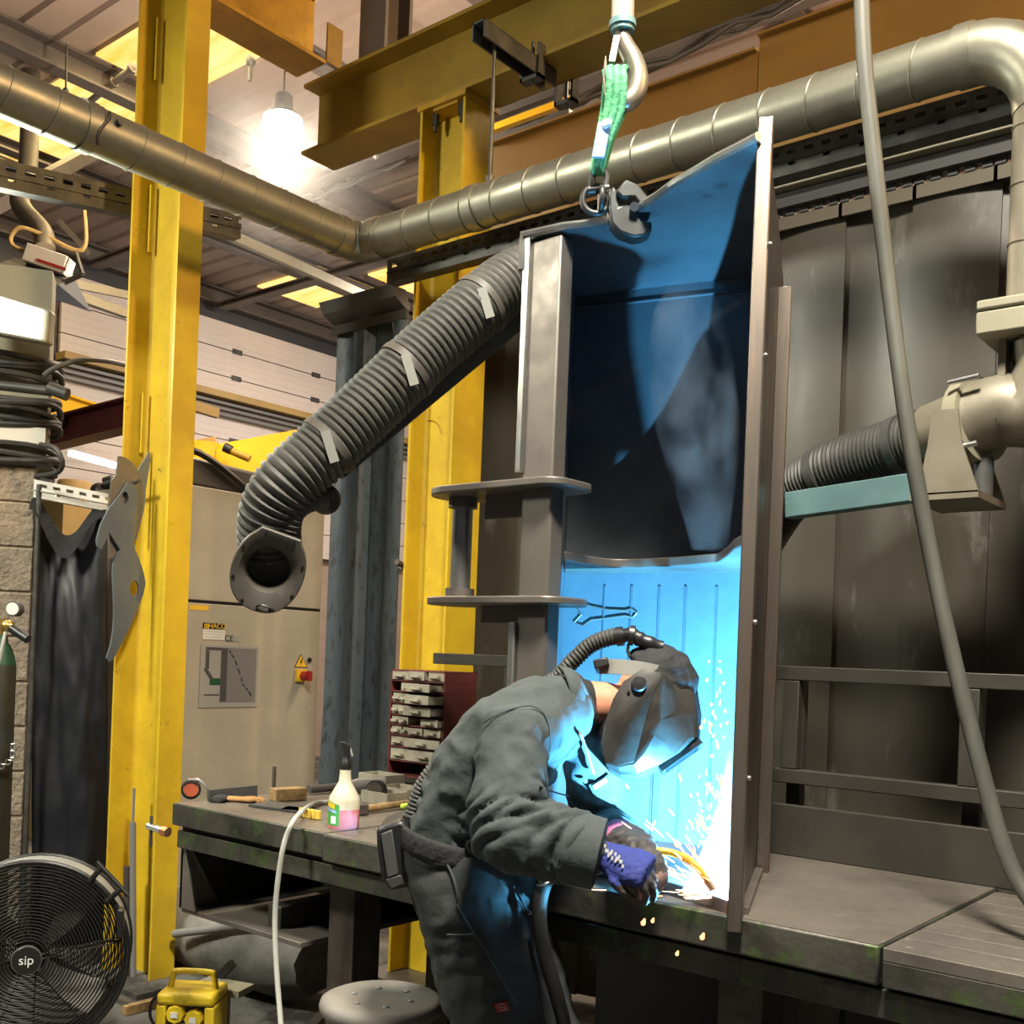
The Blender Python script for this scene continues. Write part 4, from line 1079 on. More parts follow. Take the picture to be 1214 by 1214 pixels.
# red brown jib beam and yellow runway beams beyond
j0, j1 = at(40, 520, d=7.8), at(160, 490, d=7.4)
rj = solid(MB().beam(j0, j1, .03, .19).beam(j0 + UP * .095, j1 + UP * .095, .15, .016).beam(j0 - UP * .095, j1 - UP * .095, .15, .016), 'jib_beam', M['redbrown'], 'dark red jib beam left of the nearer yellow column', 'steel beam', smooth=0)
MB().beam(at(50, 508, d=7.75), at(78, 500, d=7.7), .10, .06).cyl(at(64, 498, d=7.6), at(76, 500, d=7.6), .05, n=12).build('trolley', M['dark_grey'], rj)
j0, j1 = at(45, 478, d=10.4), at(118, 500, d=11.4)
solid(MB().beam(j0, j1, .12, .27).beam(j0 + UP * .14, j1 + UP * .14, .24, .02), 'far_beam', M['yellow_clean'], 'bright yellow beam far behind the dark red jib', 'steel beam', smooth=0)
g1 = thing('far_jib_crane', 'bright yellow jib crane frame behind the grey ribbed hose', 'jib crane', at(300, 545, d=8.5))
MB().beam(at(225, 549, d=8.2), at(395, 553, d=8.9), .12, .21).build('lower_beam', M['yellow_clean'], g1)
MB().beam(at(225, 534, d=8.3), at(258, 538, d=8.3), .14, .15).build('end_box', M['yellow_clean'], g1)
MB().beam(at(252, 540, d=8.4), at(400, 512, d=9.1), .12, .15).build('upper_beam', M['yellow_clean'], g1)
MB().beam(at(228, 527, d=8.4), at(256, 522, d=8.4), .05, .05).build('stay', M['tan'], g1)
MB().cyl(at(268, 532, d=8.2), at(296, 544, d=8.2), .028, n=12).build('strut_cylinder', M['yellow_dirty'], g1)
MB().cyl(at(266, 530, d=8.18), at(274, 534, d=8.18), .036, n=12).build('strut_cap', M['black'], g1)
MB().cyl(at(276, 560, d=8.2), at(276, 575, d=8.2), .03, n=10).build('hanger', M['black'], g1)
MB().beam(at(225, 480, d=9.8), at(258, 490, d=10), .06, .09).build('hook_rail', M['tan'], g1)
solid(MB().beam(at(83, 537, d=9.5), at(137, 552, d=9.9), .06, .05), 'tube_light', M['tube'], 'white fluorescent tube light above the far daylight window', 'lamp')
fm_ = at(88, 598, d=8.4)
solid(MB().box(fm_.x - .35, fm_.x + .35, fm_.y - .3, fm_.y + .3, .0, 1.75).box(fm_.x - .25, fm_.x + .25, fm_.y - .22, fm_.y + .22, 1.75, fm_.z - .002), 'far_machine', M['tan'], 'tan machine far back below the dark red jib, by the bright window', 'machine')
solid(MB().sphere(at(118, 583, d=7), .06, 10, 8).beam(at(104, 590, d=7), at(137, 576, d=7), .05, .05).cyl(at(125, 575, d=7), at(135, 572, d=7), .05, n=10).cyl((at(115, 585, d=7).x, at(115, 585, d=7).y, 0), at(115, 585, d=7), .03, n=10), 'far_tool_head', M['black'], 'small black tool head silhouetted against the bright far window', 'tool')
solid(MB().lathe([(.12, 0), (.13, .02), (.13, .16), (.12, .18)], fm_, UP, 18), 'far_tub', M['tan'], 'round tan tub far back above the slotted white tray', 'tub')

# high bay lamp
lp = at(335, 150, d=6.9)
hb = thing('high_bay_lamp', 'glaring high bay lamp hanging from the roof near the top left', 'lamp', lp)
MB().lathe([(.05, .20), (.06, .18), (.06, .10), (.09, .08), (.125, .05)], lp, UP, 24, True, False).build('lamp_housing', M['galv'], hb)
MB().sphere(lp - UP * .03, .135, 20, 14, (1, 1, .95)).build('lamp_globe', M['lampglass'], hb)
MB().cyl(lp + UP * .15, (lp.x, lp.y, RZ - .02), .007, n=8).build('suspension_cord', M['galv'], hb)
MB().cyl(lp - UP * .14, lp - UP * .33, .004, n=6).build('pull_cord', M['galv'], hb)

# ================================================================== MACHINE CABINET
mx = -5.1
y0_, y1_ = 3.30, at(380, 760, x=mx).y
ztp = at(380, 600, x=mx).z; zsm = at(300, 718, x=mx).z
mc = thing('machine_cabinet', 'tall grey machine cabinet with warning sign and red switch, right of the nearer column', 'cabinet', (mx - .5, (y0_ + y1_) / 2, 0))
MB().box(mx - .8, mx - .02, y0_, y1_, 0, ztp - .004).build('carcass', M['machine'], mc, bevel=.004)
MB().box(mx - .02, mx, y0_ + .005, y1_ - .006, zsm + .008, ztp - .006).build('upper_panel', M['machine'], mc, bevel=.004)
MB().box(mx - .02, mx, y0_ + .005, y1_ - .006, .04, zsm - .008).build('lower_door', M['machine'], mc, bevel=.004)
MB().box(mx - .018, mx - .008, y0_ + .005, y1_ - .006, zsm - .008, zsm + .008).build('panel_gap', M['black'], mc)
def onm(px, py, off=0): return at(px, py, x=mx + off)
def mpatch(x0, y0, x1, y1, off, th, m, name, label=None):
    a, b = onm(x0, y0), onm(x1, y1)
    return MB().box(mx + off, mx + off + th, a.y, b.y, b.z, a.z).build(name, m, mc, label=label)
mpatch(238, 764, 304, 838, .001, .004, M['silver'], 'diagram_plate', 'silver plate with printed machine diagram')
mpatch(267, 768, 301.5, 832, .0055, .0008, M['midgrey'], 'diagram_panel')
mpatch(262, 768, 267, 832, .0056, .0008, M['dark_grey'], 'diagram_bar')
mpatch(243.5, 767, 262, 771, .0056, .0008, M['dark_grey'], 'diagram_bar')
mpatch(243.5, 771, 247, 793, .0056, .0008, M['dark_grey'], 'diagram_bar')
mpatch(248, 804, 260, 812, .006, .0008, M['green'], 'diagram_foot')
mpatch(241, 823, 259, 824.5, .0056, .0008, M['dark_grey'], 'diagram_caption')
a, b = onm(243, 792, .0065), onm(252, 806, .0065); MB().beam(a, b, .001, .02, side=(1, 0, 0)).build('diagram_arm', M['dark_grey'], mc)
dd = MB()
pts = [(272, 771), (275, 776), (279, 783), (282, 792), (286, 803), (287.5, 811), (291, 815), (295, 820), (300, 828)]
for (xa_, ya_), (xb_, yb_) in zip(pts, pts[1:]):
    a, b = onm(xa_, ya_, .0068), onm(xb_, yb_, .0068); dd.beam(a, a.lerp(b, .62), .001, .007, side=(1, 0, 0))
dd.build('diagram_curve', M['black'], mc)
mpatch(240.5, 738, 266, 746, .001, .002, M['black'], 'maker_plate', 'black and yellow maker label')
mpatch(240.5, 746, 266, 759, .001, .002, M['paper'], 'maker_plate', 'white rating plate')
for i in range(3):
    mpatch(242, 748.5 + i * 3.2, 264, 749.3 + i * 3.2, .0032, .0005, M['midgrey'], 'rating_line')
text_mb('HACO', .040, onm(257.5, 742.5, .0035), (0, 1, 0), (0, 0, 1), .0006).build('maker_text', M['yellow_sign'], mc, smooth=0)
mpatch(242, 739.3, 247.5, 745, .0032, .0008, M['yellow_sign'], 'maker_emblem')
text_mb('H', .030, onm(244.8, 742.3, .0045), (0, 1, 0), (0, 0, 1), .0006).build('maker_text', M['black'], mc, smooth=0)
mpatch(267, 753, 284, 761, .001, .0015, M['silver'], 'approval_label')
text_mb('CE', .048, onm(271.5, 757, .003), (0, 1, 0), (0, 0, 1), .0006).build('approval_text', M['black'], mc, smooth=0)
mpatch(224, 716.5, 247, 724, .001, .001, M['yellow_sign'], 'yellow_sticker', 'yellow strip sticker')
tri = [onm(356.5, 775.5, .001), onm(364.5, 791.5, .001), onm(349, 791, .001)]
MB().prism(tri, (.002, 0, 0)).build('warning_sign', M['black'], mc)
tc_ = (tri[0] + tri[1] + tri[2]) / 3
MB().prism([tc_ + (p - tc_) * .86 + V((.002, 0, 0)) for p in tri], (.001, 0, 0)).build('warning_face', M['yellow_sign'], mc, label='yellow triangular warning face')
bolt = [(357.8, 780.5), (355.6, 785.4), (357.2, 785.6), (355.4, 789.8), (358.8, 784.6), (357.2, 784.3), (358.9, 780.7)]
MB().prism([onm(*q, .0042) for q in bolt], (.0006, 0, 0)).build('lightning_mark', M['black'], mc)
mpatch(350, 793.5, 361, 808, .001, .02, M['yellow_sign'], 'switch_plate', 'yellow isolator plate')
a = onm(359.5, 801, .02); MB().cyl(a, a + V((.05, 0, 0)), .028, n=18).box(a.x + .04, a.x + .075, a.y - .008, a.y + .008, a.z - .03, a.z + .03).build('switch_knob', M['red'], mc, label='red rotary switch knob')
a = onm(366.5, 782.5, .001); MB().cyl(a, a + V((.008, 0, 0)), .015, n=14).build('key_lock', M['black'], mc)
MB().beam((mx - .4, y0_ + .2, ztp + .10), (mx - .35, y1_ - .1, ztp + .06), .5, .16).build('top_cover', M['dark_grey'], mc, bevel=.02)
MB().tube(smooth_path([(mx - .15, y0_, ztp + .22), (mx - .12, y0_ + .25, ztp + .20), (mx - .1, y0_ + .5, ztp + .08), (mx - .1, y0_ + .62, ztp + .0)], 5), .02, 8).build('top_cable', M['black'], mc)

# ================================================================== PARTS CABINET
cx0, cx1, cy0, cy1 = -3.375, -3.055, 3.30, 3.50
cz0 = .972; cz1 = at(462, 793, y=cy0).z
pb = thing('parts_cabinet', 'small maroon parts cabinet of dusty drawers at the back of the bench', 'drawer cabinet', ((cx0 + cx1) / 2, (cy0 + cy1) / 2, BT + .001))
MB().box(cx0 - .01, cx1 + .01, cy0 - .005, cy1, BT + .001, cz0 - .001).build('packing_board', M['frame'], pb)
c = MB().box(cx0, cx0 + .006, cy0, cy1, cz0, cz1).box(cx1 - .006, cx1, cy0, cy1, cz0, cz1).box(cx0, cx1, cy1 - .006, cy1, cz0, cz1).box(cx0, cx1, cy0, cy1, cz1 - .006, cz1)
H_ = cz1 - cz0
rows = [0, .105, .19, .275, .355, .44, .535, .62, .735, .865, 1.0][:]
rows = [0.0, .14, .27, .38, .475, .57, .68, .79, .89, 1.0]
for r in rows[:-1]: c.box(cx0, cx1, cy0, cy1, cz0 + H_ * r, cz0 + H_ * r + .005)
c.build('cabinet_body', M['cab_red'], pb)
random.seed(3)
plan = {8: [(0, .33, .0), (.36, .66, .01), (.70, 1, .0)], 7: [(.28, .62, .03), (.5, .95, .07)], 6: [(.03, .22, 0), (.24, .42, .02), (.55, 1, .09)], 5: [(.02, .20, 0), (.22, .42, .02), (.42, .95, .06)],
        4: [(.02, .18, 0), (.2, .38, .01), (.68, 1, .03)], 3: [(.02, .23, 0), (.25, .35, 0), (.38, .66, .01), (.68, 1, .01)], 2: [(.02, .32, 0), (.34, 1, .015)], 1: [(.02, .38, 0), (.40, 1, .01)]}
W_ = cx1 - cx0 - .014
for r, ds in plan.items():
    za, zb = cz0 + H_ * rows[r] + .008, cz0 + H_ * rows[r + 1] - .005
    for a, b, pull in ds:
        xa_, xb_ = cx0 + .007 + W_ * a + .001, cx0 + .007 + W_ * b - .001
        d = MB().box(xa_, xb_, cy0 - pull + .002, cy0 - pull + .006, za, zb).box(xa_, xa_ + .003, cy0 - pull + .004, cy0 - pull + .15, za, zb - .004).box(xb_ - .003, xb_, cy0 - pull + .004, cy0 - pull + .15, za, zb - .004).box(xa_, xb_, cy0 - pull + .004, cy0 - pull + .15, za, za + .003)
        dw = d.build('drawer', M['tray_pale'], pb)
        xm = (xa_ + xb_) / 2; zm = (za + zb) / 2; ww = min(.025, (xb_ - xa_) * .3)
        MB().prism([(xm - ww, cy0 - pull + .002, zm), (xm - ww, cy0 - pull - .014, zm + .004), (xm - ww, cy0 - pull - .016, zm - .006), (xm - ww, cy0 - pull + .002, zm - .012)], (2 * ww, 0, 0)).build('drawer_pull', M['tray_pale'], dw)

# ================================================================== BENCH-TOP ITEMS
def bt(px, py): return at(px, py, z=BT + .001)
# spray bottle
s = bt(407, 981)
sb = thing('spray_bottle', 'spray bottle of pink liquid with green label and black trigger on the bench', 'spray bottle', s)
k = 3.33 / 1282.65
rb_ = 19.3 * k
MB().lathe([(rb_ * .94, 0), (rb_, .006), (rb_, .062)], s, UP, 28).build('liquid_fill', M['liquid'], sb, label='lower bottle full of pink liquid')
MB().lathe([(rb_, .0622), (rb_, .088), (rb_ * .97, .098), (rb_ * .62, .130), (rb_ * .40, .150), (rb_ * .36, .178), (rb_ * .36, .186)], s, UP, 28).build('bottle_body', M['bottle'], sb)
lb = MB(); lr = []
aF = math.atan2(-FV.y, -FV.x)
for zz in (.012, .090): lr.append([s + V((math.cos(aF - 1.25 + .1 * i - .0) * (rb_ + .0012), math.sin(aF - 1.25 + .1 * i) * (rb_ + .0012), zz + (.012 * i / 11 * (1 if zz > .05 else 0) * -1))) for i in range(12)])
lb.loft(lr, cap=False, closed=False).build('bottle_label', M['label_green'], sb)
lr = [[s + V((math.cos(aF - 1.25 + .1 * i) * (rb_ + .0018), math.sin(aF - 1.25 + .1 * i) * (rb_ + .0018), zz - .012 * i / 11)) for i in range(10)] for zz in (.060, .070)]
MB().loft(lr, cap=False, closed=False).build('label_band', M['sling_blue'], sb, label='blue band on the label')
lr = [[s + V((math.cos(aF - 1.25 + .1 * i) * (rb_ + .0018), math.sin(aF - 1.25 + .1 * i) * (rb_ + .0018), zz - .012 * i / 11)) for i in range(9)] for zz in (.073, .088)]
MB().loft(lr, cap=False, closed=False).build('label_band', M['yellow_sign'], sb, label='yellow band on the label')
lr = [[s + V((math.cos(aF - .75 + .1 * i) * (rb_ + .0018), math.sin(aF - .75 + .1 * i) * (rb_ + .0018), zz)) for i in range(5)] for zz in (.018, .042)]
MB().loft(lr, cap=False, closed=False).build('label_picture', M['paper'], sb, label='pale picture on the label')
hz = s + UP * .186
MB().lathe([(.0165, 0), (.0175, .004), (.0165, .028), (.012, .034), (.011, .045)], hz, UP, 20).build('neck_collar', M['black'], sb)
MB().loft([[hz + UP * (z_) + RV * (x_ + a * w1) + FV * b * .009 for a, b in ((-1, -1), (1, -1), (1, 1), (-1, 1))] for x_, z_, w1 in ((.0, .04, .009), (.004, .055, .010), (.002, .072, .012), (-.006, .084, .011), (-.014, .090, .006))]).build('trigger_head', M['black'], sb, bevel=.002)
MB().tube([hz + UP * .082 - RV * .012, hz + UP * .07 + RV * .012, hz + UP * .045 + RV * .020], .004, 8).build('trigger', M['silver'], sb)
# timber block
a, b = bt(327, 951), bt(364, 949)
d = (b - a).normalized()
n_ = V((-d.y, d.x, 0))
solid(MB().obox((a + b) / 2 + UP * .024 + n_ * .03, (b - a) / 2, n_ * .03, UP * .023), 'timber_block', M['wood'], 'short pale timber block lying on the bench', 'wood block', bevel=.003)
# upright rod
p = bt(324, 944); solid(MB().cyl(p, p + UP * .115, .0075, n=12), 'steel_stud', M['rust'], 'thin dark rod standing upright on the bench beside the timber block', 'rod')
# gloves
def glove(c, dx, m, name, label, s=1.0):
    g = thing(name, label, 'glove', c)
    d = V((dx[0], dx[1], 0)).normalized(); n = V((-d.y, d.x, 0))
    MB().loft([[c + d * u * s + n * w * ca_ * s + UP * (.016 + .016 * sa_) * s for ca_, sa_ in [(math.cos(2 * PI * i / 14), math.sin(2 * PI * i / 14)) for i in range(14)]] for u, w in ((-.10, .03), (-.095, .045), (-.03, .042), (.02, .05), (.05, .045), (.06, .02))]).build('palm', m, g, smooth=70)
    for i in range(4):
        o = n * (-.033 + .022 * i) * s
        MB().tube([c + d * .045 * s + o + UP * .016 * s, c + d * (.085 + .01 * (i in (1, 2))) * s + o * 1.15 + UP * .024 * s, c + d * (.11 + .015 * (i in (1, 2))) * s + o * 1.2 + UP * .011 * s], [.012 * s, .0115 * s, .009 * s], 10).build('finger', m, g, smooth=70)
    MB().tube([c + d * -.02 * s + n * .04 * s + UP * .015 * s, c + d * .03 * s + n * .07 * s + UP * .02 * s, c + d * .055 * s + n * .07 * s + UP * .012 * s], [.014 * s, .012 * s, .009 * s], 10).build('thumb', m, g, smooth=70)
glove(bt(290, 951), (.9, .5), M['tan_leather'], 'work_glove', 'tan leather work glove lying on the bench edge', .62)
glove(bt(262, 949), (-.6, .7), M['black_soft'], 'work_glove', 'dark work glove beside the tan glove on the bench', .7)
# tape measure / roll
p = bt(226, 947)
tm_ = thing('hose_reel_tape', 'small black and orange coiled tool at the left corner of the bench', 'tool', p)
q_ = p + UP * .035
MB().lathe([(.036, -.012), (.036, .012), (.028, .014), (.028, -.014)], q_, (-FV + RV * .3), 20, False, False).build('body_ring', M['black'], tm_)
MB().lathe([(.026, -.010), (.026, .010)], q_, (-FV + RV * .3), 20).build('orange_disc', mat('orange red plastic', (.45, .09, .04), .5), tm_)
MB().tube(smooth_path([q_ + UP * .034 - RV * .01, q_ + UP * .034 + RV * .03, q_ + RV * .06 + UP * .005, q_ + RV * .066 - UP * .028], 5), .006, 8).build('chrome_lever', M['chrome'], tm_)
# black flat plate leaning at the cabinet
a, b = bt(248, 949.5), bt(305, 945)
solid(MB().prism([a, b, b + UP * .045, a + UP * .04], (b - a).cross(UP).normalized() * -.012), 'flat_bar', M['dark_grey'], 'dark flat bar standing on edge at the back left of the bench', 'bar')
# long dark tube at the rear
a, b = bt(366, 942), bt(432, 936); a.z += .02; b.z += .02
solid(MB().cyl(a, b, .016, n=14), 'steel_tube', M['dark_grey'], 'dark tube lying along the back of the bench by the timber block', 'tube')
# rag / sheet of dark scraps
for i, (px, py, wx, l) in enumerate(((335, 958, .11, 'thin dark scrap sheet lying in front of the timber block'), (300, 958, .0, ''), (355, 962, .06, 'small dark offcut lying beside the white hose'))):
    if not wx: continue
    c = bt(px, py); solid(MB().obox(c + UP * .005, V((wx, .02, 0)), V((-.02, wx * .55, 0)), UP * .004), 'scrap_sheet', M['dark_grey'], l, 'scrap metal', 'scraps on the bench')
# yellow comb like block
p = bt(367, 970)
yb_ = MB()
for i in range(5): yb_.cyl(p + V((1, .05, 0)).normalized() * (i * .02 - .04) + UP * .002, p + V((1, .05, 0)).normalized() * (i * .02 - .04) + UP * .03, .0105, n=12)
solid(yb_, 'yellow_foam_strip', mat('yellow foam', (.66, .46, .06), .8), 'small bumpy yellow strip on the bench under the white hose', 'strip')
# hammer with timber handle
a, b = bt(424, 966), bt(487, 957)
hm = thing('hammer', 'hammer with timber handle lying right of the spray bottle', 'hammer', a.lerp(b, .5))
MB().tube([a.lerp(b, t) + UP * .017 for t in (0, .3, .7, 1)], [.0125, .0145, .012, .013], 12).build('handle', M['wood'], hm)
q_ = a.lerp(b, -.08) + UP * .02
MB().obox(q_, V((.012, .05, 0)), V((.02, -.006, 0)), UP * .018).build('head', M['rust'], hm, bevel=.004)
# black grinder
p = bt(432, 948)
gr = thing('angle_grinder', 'black angle grinder lying behind the spray bottle', 'power tool', p)
a, b = p + UP * .045 - RV * .06, p + UP * .06 + RV * .07 + FV * .05
MB().tube([a, a.lerp(b, .3), a.lerp(b, .7), b], [.026, .032, .026, .024], 16).build('grinder_body', M['midgrey'], gr)
MB().cyl(p + UP * .04 + RV * .055 - FV * .03, p + UP * .04 + RV * .045 - FV * .05, .042, n=24).build('guard', M['black'], gr)
MB().cyl(p + UP * .04 + RV * .045 - FV * .051, p + UP * .04 + RV * .043 - FV * .056, .034, n=24).build('disc', M['rust'], gr)
# pale trays
for i, (px, py, sx, sy, h, l) in enumerate(((478, 948, .085, .06, .05, 'dusty pale open plastic tray on the bench in front of the parts cabinet'), (455, 952, .07, .05, .045, 'small pale tray left of the larger tray before the parts cabinet'), (452, 934, .08, .055, .06, 'pale tray pushed back against the parts cabinet corner'))):
    c = bt(px, py) + UP * .001
    b = MB().box(c.x - sx, c.x + sx, c.y - sy, c.y + sy, c.z, c.z + .004)
    for x_, y_, ax_, ay_ in ((c.x - sx, c.y, .003, sy), (c.x + sx, c.y, .003, sy), (c.x, c.y - sy, sx, .003), (c.x, c.y + sy, sx, .003)): b.box(x_ - ax_, x_ + ax_, y_ - ay_, y_ + ay_, c.z, c.z + h)
    solid(b, 'plastic_tray', M['tray_pale'], l, 'tray', 'pale trays on the bench')
# tiny neon piece
p = bt(478, 960); solid(MB().cyl(p + UP * .012, p + UP * .012 + V((.025, .01, .01)), .010, n=10).sphere(p + UP * .012, .012, 10, 8), 'hose_fitting', mat('lime plastic', (.5, .7, .05), .5), 'small lime green fitting on the bench beside the hammer handle', 'fitting')
# light grey hose over the bench edge
hp2 = smooth_path([bt(392, 954) + UP * .01, bt(372, 957) + UP * .012, at(352, 968, y=YF + .02), at(338, 996, y=YF - .04), at(330, 1040, y=YF - .05), at(326, 1090, y=YF - .05), at(328, 1150, y=YF - .06), at(333, 1214, y=YF - .08), at(338, 1290, y=YF - .12)], 8)
solid(MB().tube(hp2, .0085, 10), 'air_hose', M['cable_light'], 'light grey hose hanging over the bench edge past the tray', 'hose')

# ================================================================== UNDER THE BENCH AND FLOOR ITEMS
ex_ = []
lmp = MB(); rg_ = []
L_ = at(390, 1150, y=3.05).x - at(206, 1150, y=3.05).x
for i in range(9):
    u = i / 8; xx = at(206, 1150, y=3.05).x + L_ * u; r = .19 * (1 - .35 * (2 * u - 1) ** 4)
    rg_.append([V((xx, 3.0 + r * 1.1 * math.cos(2 * PI * k / 24) + .01 * math.sin(k * 2 + i), max(.004, .20 + r * math.sin(2 * PI * k / 24) + .012 * math.sin(k * 1.3 + i * 1.1)))) for k in range(24)])
solid(lmp.loft(rg_), 'covered_drum', M['tarp_lump'], 'dusty grey covered drum lying on the floor under the bench', 'drum', smooth=60)
a, b = at(207, 1107, y=2.74), at(335, 1091, y=2.86)
solid(MB().cyl(a, b, .018, n=14), 'steel_tube', M['midgrey'], 'grey tube resting on the covered drum under the bench', 'tube')
# yellow column foot seen below, small clutter
st = thing('stool', 'round grey stool in front of the bench beside the worker', 'stool', (0, 0, 0))
sc0 = at(453, 1187, d=3.0)
st.location = (sc0.x, sc0.y, 0)
MB().lathe([(.01, -.035), (.150, -.035), (.168, -.026), (.173, -.010), (.168, .006), (.150, .014), (.08, .010), (.0, .008)], sc0, UP, 40, True, False).build('seat', M['stool'], st, smooth=50)
for i in range(6):
    a = i * PI / 3 + .4; MB().sphere(sc0 + V((.085 * math.cos(a), .085 * math.sin(a), .012)), .009, 10, 6, (1, 1, .4)).build('seat_stud', M['midgrey'], st)
MB().cyl((sc0.x, sc0.y, .1), sc0 - UP * .03, .022, n=16).build('pedestal', M['dark_grey'], st)
for i in range(5):
    a = i * 2 * PI / 5
    MB().tube([(sc0.x, sc0.y, .12), (sc0.x + .2 * math.cos(a), sc0.y + .2 * math.sin(a), .05), (sc0.x + .25 * math.cos(a), sc0.y + .25 * math.sin(a), .012)], [.018, .014, .012], 10).build('foot_leg', M['dark_grey'], st)

# yellow site transformer
tcn = at(228, 1200, d=3.95)
tf = thing('site_transformer', 'yellow portable site transformer with sockets on the floor by the bench', 'transformer', (tcn.x, tcn.y, 0))
tr = V((.80, .60, 0)); tn = V((.60, -.80, 0))
def tb(cx, cz, hx, hz, cn=0, hn=.01): return MB().obox(V((tcn.x, tcn.y, cz)) + tr * cx + tn * cn, tr * hx, tn * hn, UP * hz)
zt_ = at(228, 1170, d=3.95).z
tb(0, zt_ - .022, .105, .022, 0, .09).build('lid', M['transformer'], tf, bevel=.014)
MB().tube(smooth_path([V((tcn.x, tcn.y, zt_ - .01)) + tr * a + UP * b for a, b in ((-.085, 0), (-.075, .05), (-.06, .066), (.06, .066), (.075, .05), (.085, 0))], 5), .011, 12).build('handle', M['transformer'], tf)
for sx in (-.088, .088): tb(sx, zt_ / 2 - .01, .018, zt_ / 2 - .035, 0, .085).build('side_frame', M['transformer'], tf, bevel=.006)
tb(0, zt_ / 2 - .01, .07, zt_ / 2 - .04, -.01, .06).build('core_case', M['galv'], tf)
tb(0, .02, .10, .018, 0, .088).build('foot_base', M['transformer'], tf, bevel=.008)
for cx_, cz_ in ((-.035, zt_ - .075), (.032, zt_ - .09)):
    c = V((tcn.x, tcn.y, cz_)) + tr * cx_ + tn * .052
    sk_ = MB().lathe([(.033, 0), (.033, .035), (.030, .04)], c, tn, 8).build('socket', M['transformer'], tf, smooth=20)
    MB().obox(c + tn * .042, tr * .012, tn * .002, UP * .010).build('socket_mark', M['paper'], sk_)
c = V((tcn.x, tcn.y, zt_ - .135)) + tr * -.03 + tn * .05
pg = MB().lathe([(.028, .0), (.030, .03), (.024, .05), (.014, .085)], c, (tn - UP * .5).normalized(), 18).build('plug', M['plug'], tf)
MB().tube(smooth_path([c + (tn - UP * .5).normalized() * .08, c + tn * .11 - UP * .12 - tr * .02, c + tn * .15 - UP * .25 - tr * .05], 5), .007, 8).build('plug_lead', M['cable_light'], pg)
MB().tube(smooth_path([V((tcn.x, tcn.y, zt_ - .03)) - tr * .10, V((tcn.x, tcn.y, zt_ - .06)) - tr * .15, V((tcn.x, tcn.y, zt_ - .13)) - tr * .15, V((tcn.x, tcn.y, zt_ - .18)) - tr * .09], 5), .006, 8).build('supply_lead', M['black'], tf)
a = at(262, 1148, d=4.15)
solid(MB().beam((a.x - .06, a.y, .18), (a.x + .03, a.y + .03, a.z + .02), .025, .03).beam((a.x - .05, a.y, .0), (a.x - .06, a.y, .20), .03, .03), 'bench_foot_lever', M['black'], 'black lever behind the yellow transformer', 'lever')
a = at(265, 1170, d=4.1)
solid(MB().obox((a.x, a.y, a.z), (.10, .03, 0), (-.02, .05, 0), (0, 0, .012)).box(a.x - .02, a.x + .02, a.y - .02, a.y + .02, 0, a.z - .013), 'steel_pad', M['olive'], 'flat grey pad sticking out behind the yellow transformer', 'plate')

# ================================================================== DRUM FAN
fc = at(33, 1136, d=3.72); FRd = .325
fa = thing('drum_fan', 'large black drum fan with round wire grille at the lower left', 'fan', (fc.x, fc.y, 0))
fax = (-FV * .93 + RV * .30 + UP * .10).normalized()   # facing the viewer, slightly right
fu = fax.cross(UP).normalized() * -1; fv_ = fax.cross(fu).normalized()
if fv_.z < 0: fv_ = -fv_
MB().lathe([(FRd - .012, 0), (FRd, 0), (FRd, -.30), (FRd - .012, -.30), (FRd - .012, 0)], fc, fax, 56, False, False).build('drum', M['fan'], fa, smooth=30)
for h in (0, -.30): MB().torus(fc + fax * h, fax, FRd, .010, 56, 8).build('rim_bead', M['fan'], fa)
MB().lathe([(FRd + .001, -.03), (FRd + .001, -.27)], fc, fax, 56, False, False).build('drum_band', M['silver'], fa, label='dusty grey drum wall')
nr = 24
for i in range(nr):
    r = .052 + (FRd - .06) * (i + 1) / (nr + .3)
    MB().torus(fc + fax * (.035 - .030 * (r / FRd) ** 2), fax, r, .0030, 56, 5).build('grille_ring', M['fan'], fa)
for k in range(6):
    a = math.radians(10 + k * 60)
    dv = fu * math.cos(a) + fv_ * math.sin(a)
    sd = dv.cross(fax)
    for o in ((-.008, .008) if k % 3 == 0 else (0,)):
        MB().tube([fc + fax * .030 + dv * .04 + sd * o, fc + fax * .018 + dv * .2 + sd * o, fc + fax * .002 + dv * FRd + sd * o], .003, 6).build('grille_spoke', M['fan'], fa)
MB().lathe([(.05, 0), (.05, .012), (.044, .018), (.0, .019)], fc + fax * .030, fax, 32, True, False).build('hub_badge', M['fan'], fa)
for nm, sx in (('hub_ring', .0),): MB().torus(fc + fax * .043, fax, .047, .0035, 32, 6).build(nm, M['dark_grey'], fa)
uu = UP.cross(fax).normalized(); vv = fax.cross(uu).normalized()
text_mb('sip', .044, fc + fax * .0495, uu, vv, .0008).build('badge_text', M['paper'], fa, smooth=0, label='pale maker lettering')
for k in range(4):
    a0 = math.radians(40 + 90 * k); bl = []
    for t in range(7):
        r = .05 + .24 * t / 6
        w = .55 - .12 * t / 6
        row_ = []
        for s_ in (-1, 0, 1):
            a = a0 + s_ * w * .5 + .25 * t / 6
            row_.append(fc - fax * (.12 + .03 * s_) + (fu * math.cos(a) + fv_ * math.sin(a)) * r)
        bl.append(row_ + [p - fax * .003 for p in reversed(row_)])
    MB().loft(bl).build('fan_blade', M['fanblade'], fa)
MB().cyl(fc - fax * .09, fc - fax * .24, .05, n=20).build('motor', M['fan'], fa)
rgm = MB()
for i in range(34): rgm.torus(fc - fax * .30, fax, .05 + .268 * i / 33, .0031, 48, 4)
for k in range(8):
    a = k * PI / 4; rgm.cyl(fc - fax * .30, fc - fax * .30 + (fu * math.cos(a) + fv_ * math.sin(a)) * FRd, .004, n=6)
rgm.build('rear_grille', M['fan'], fa)
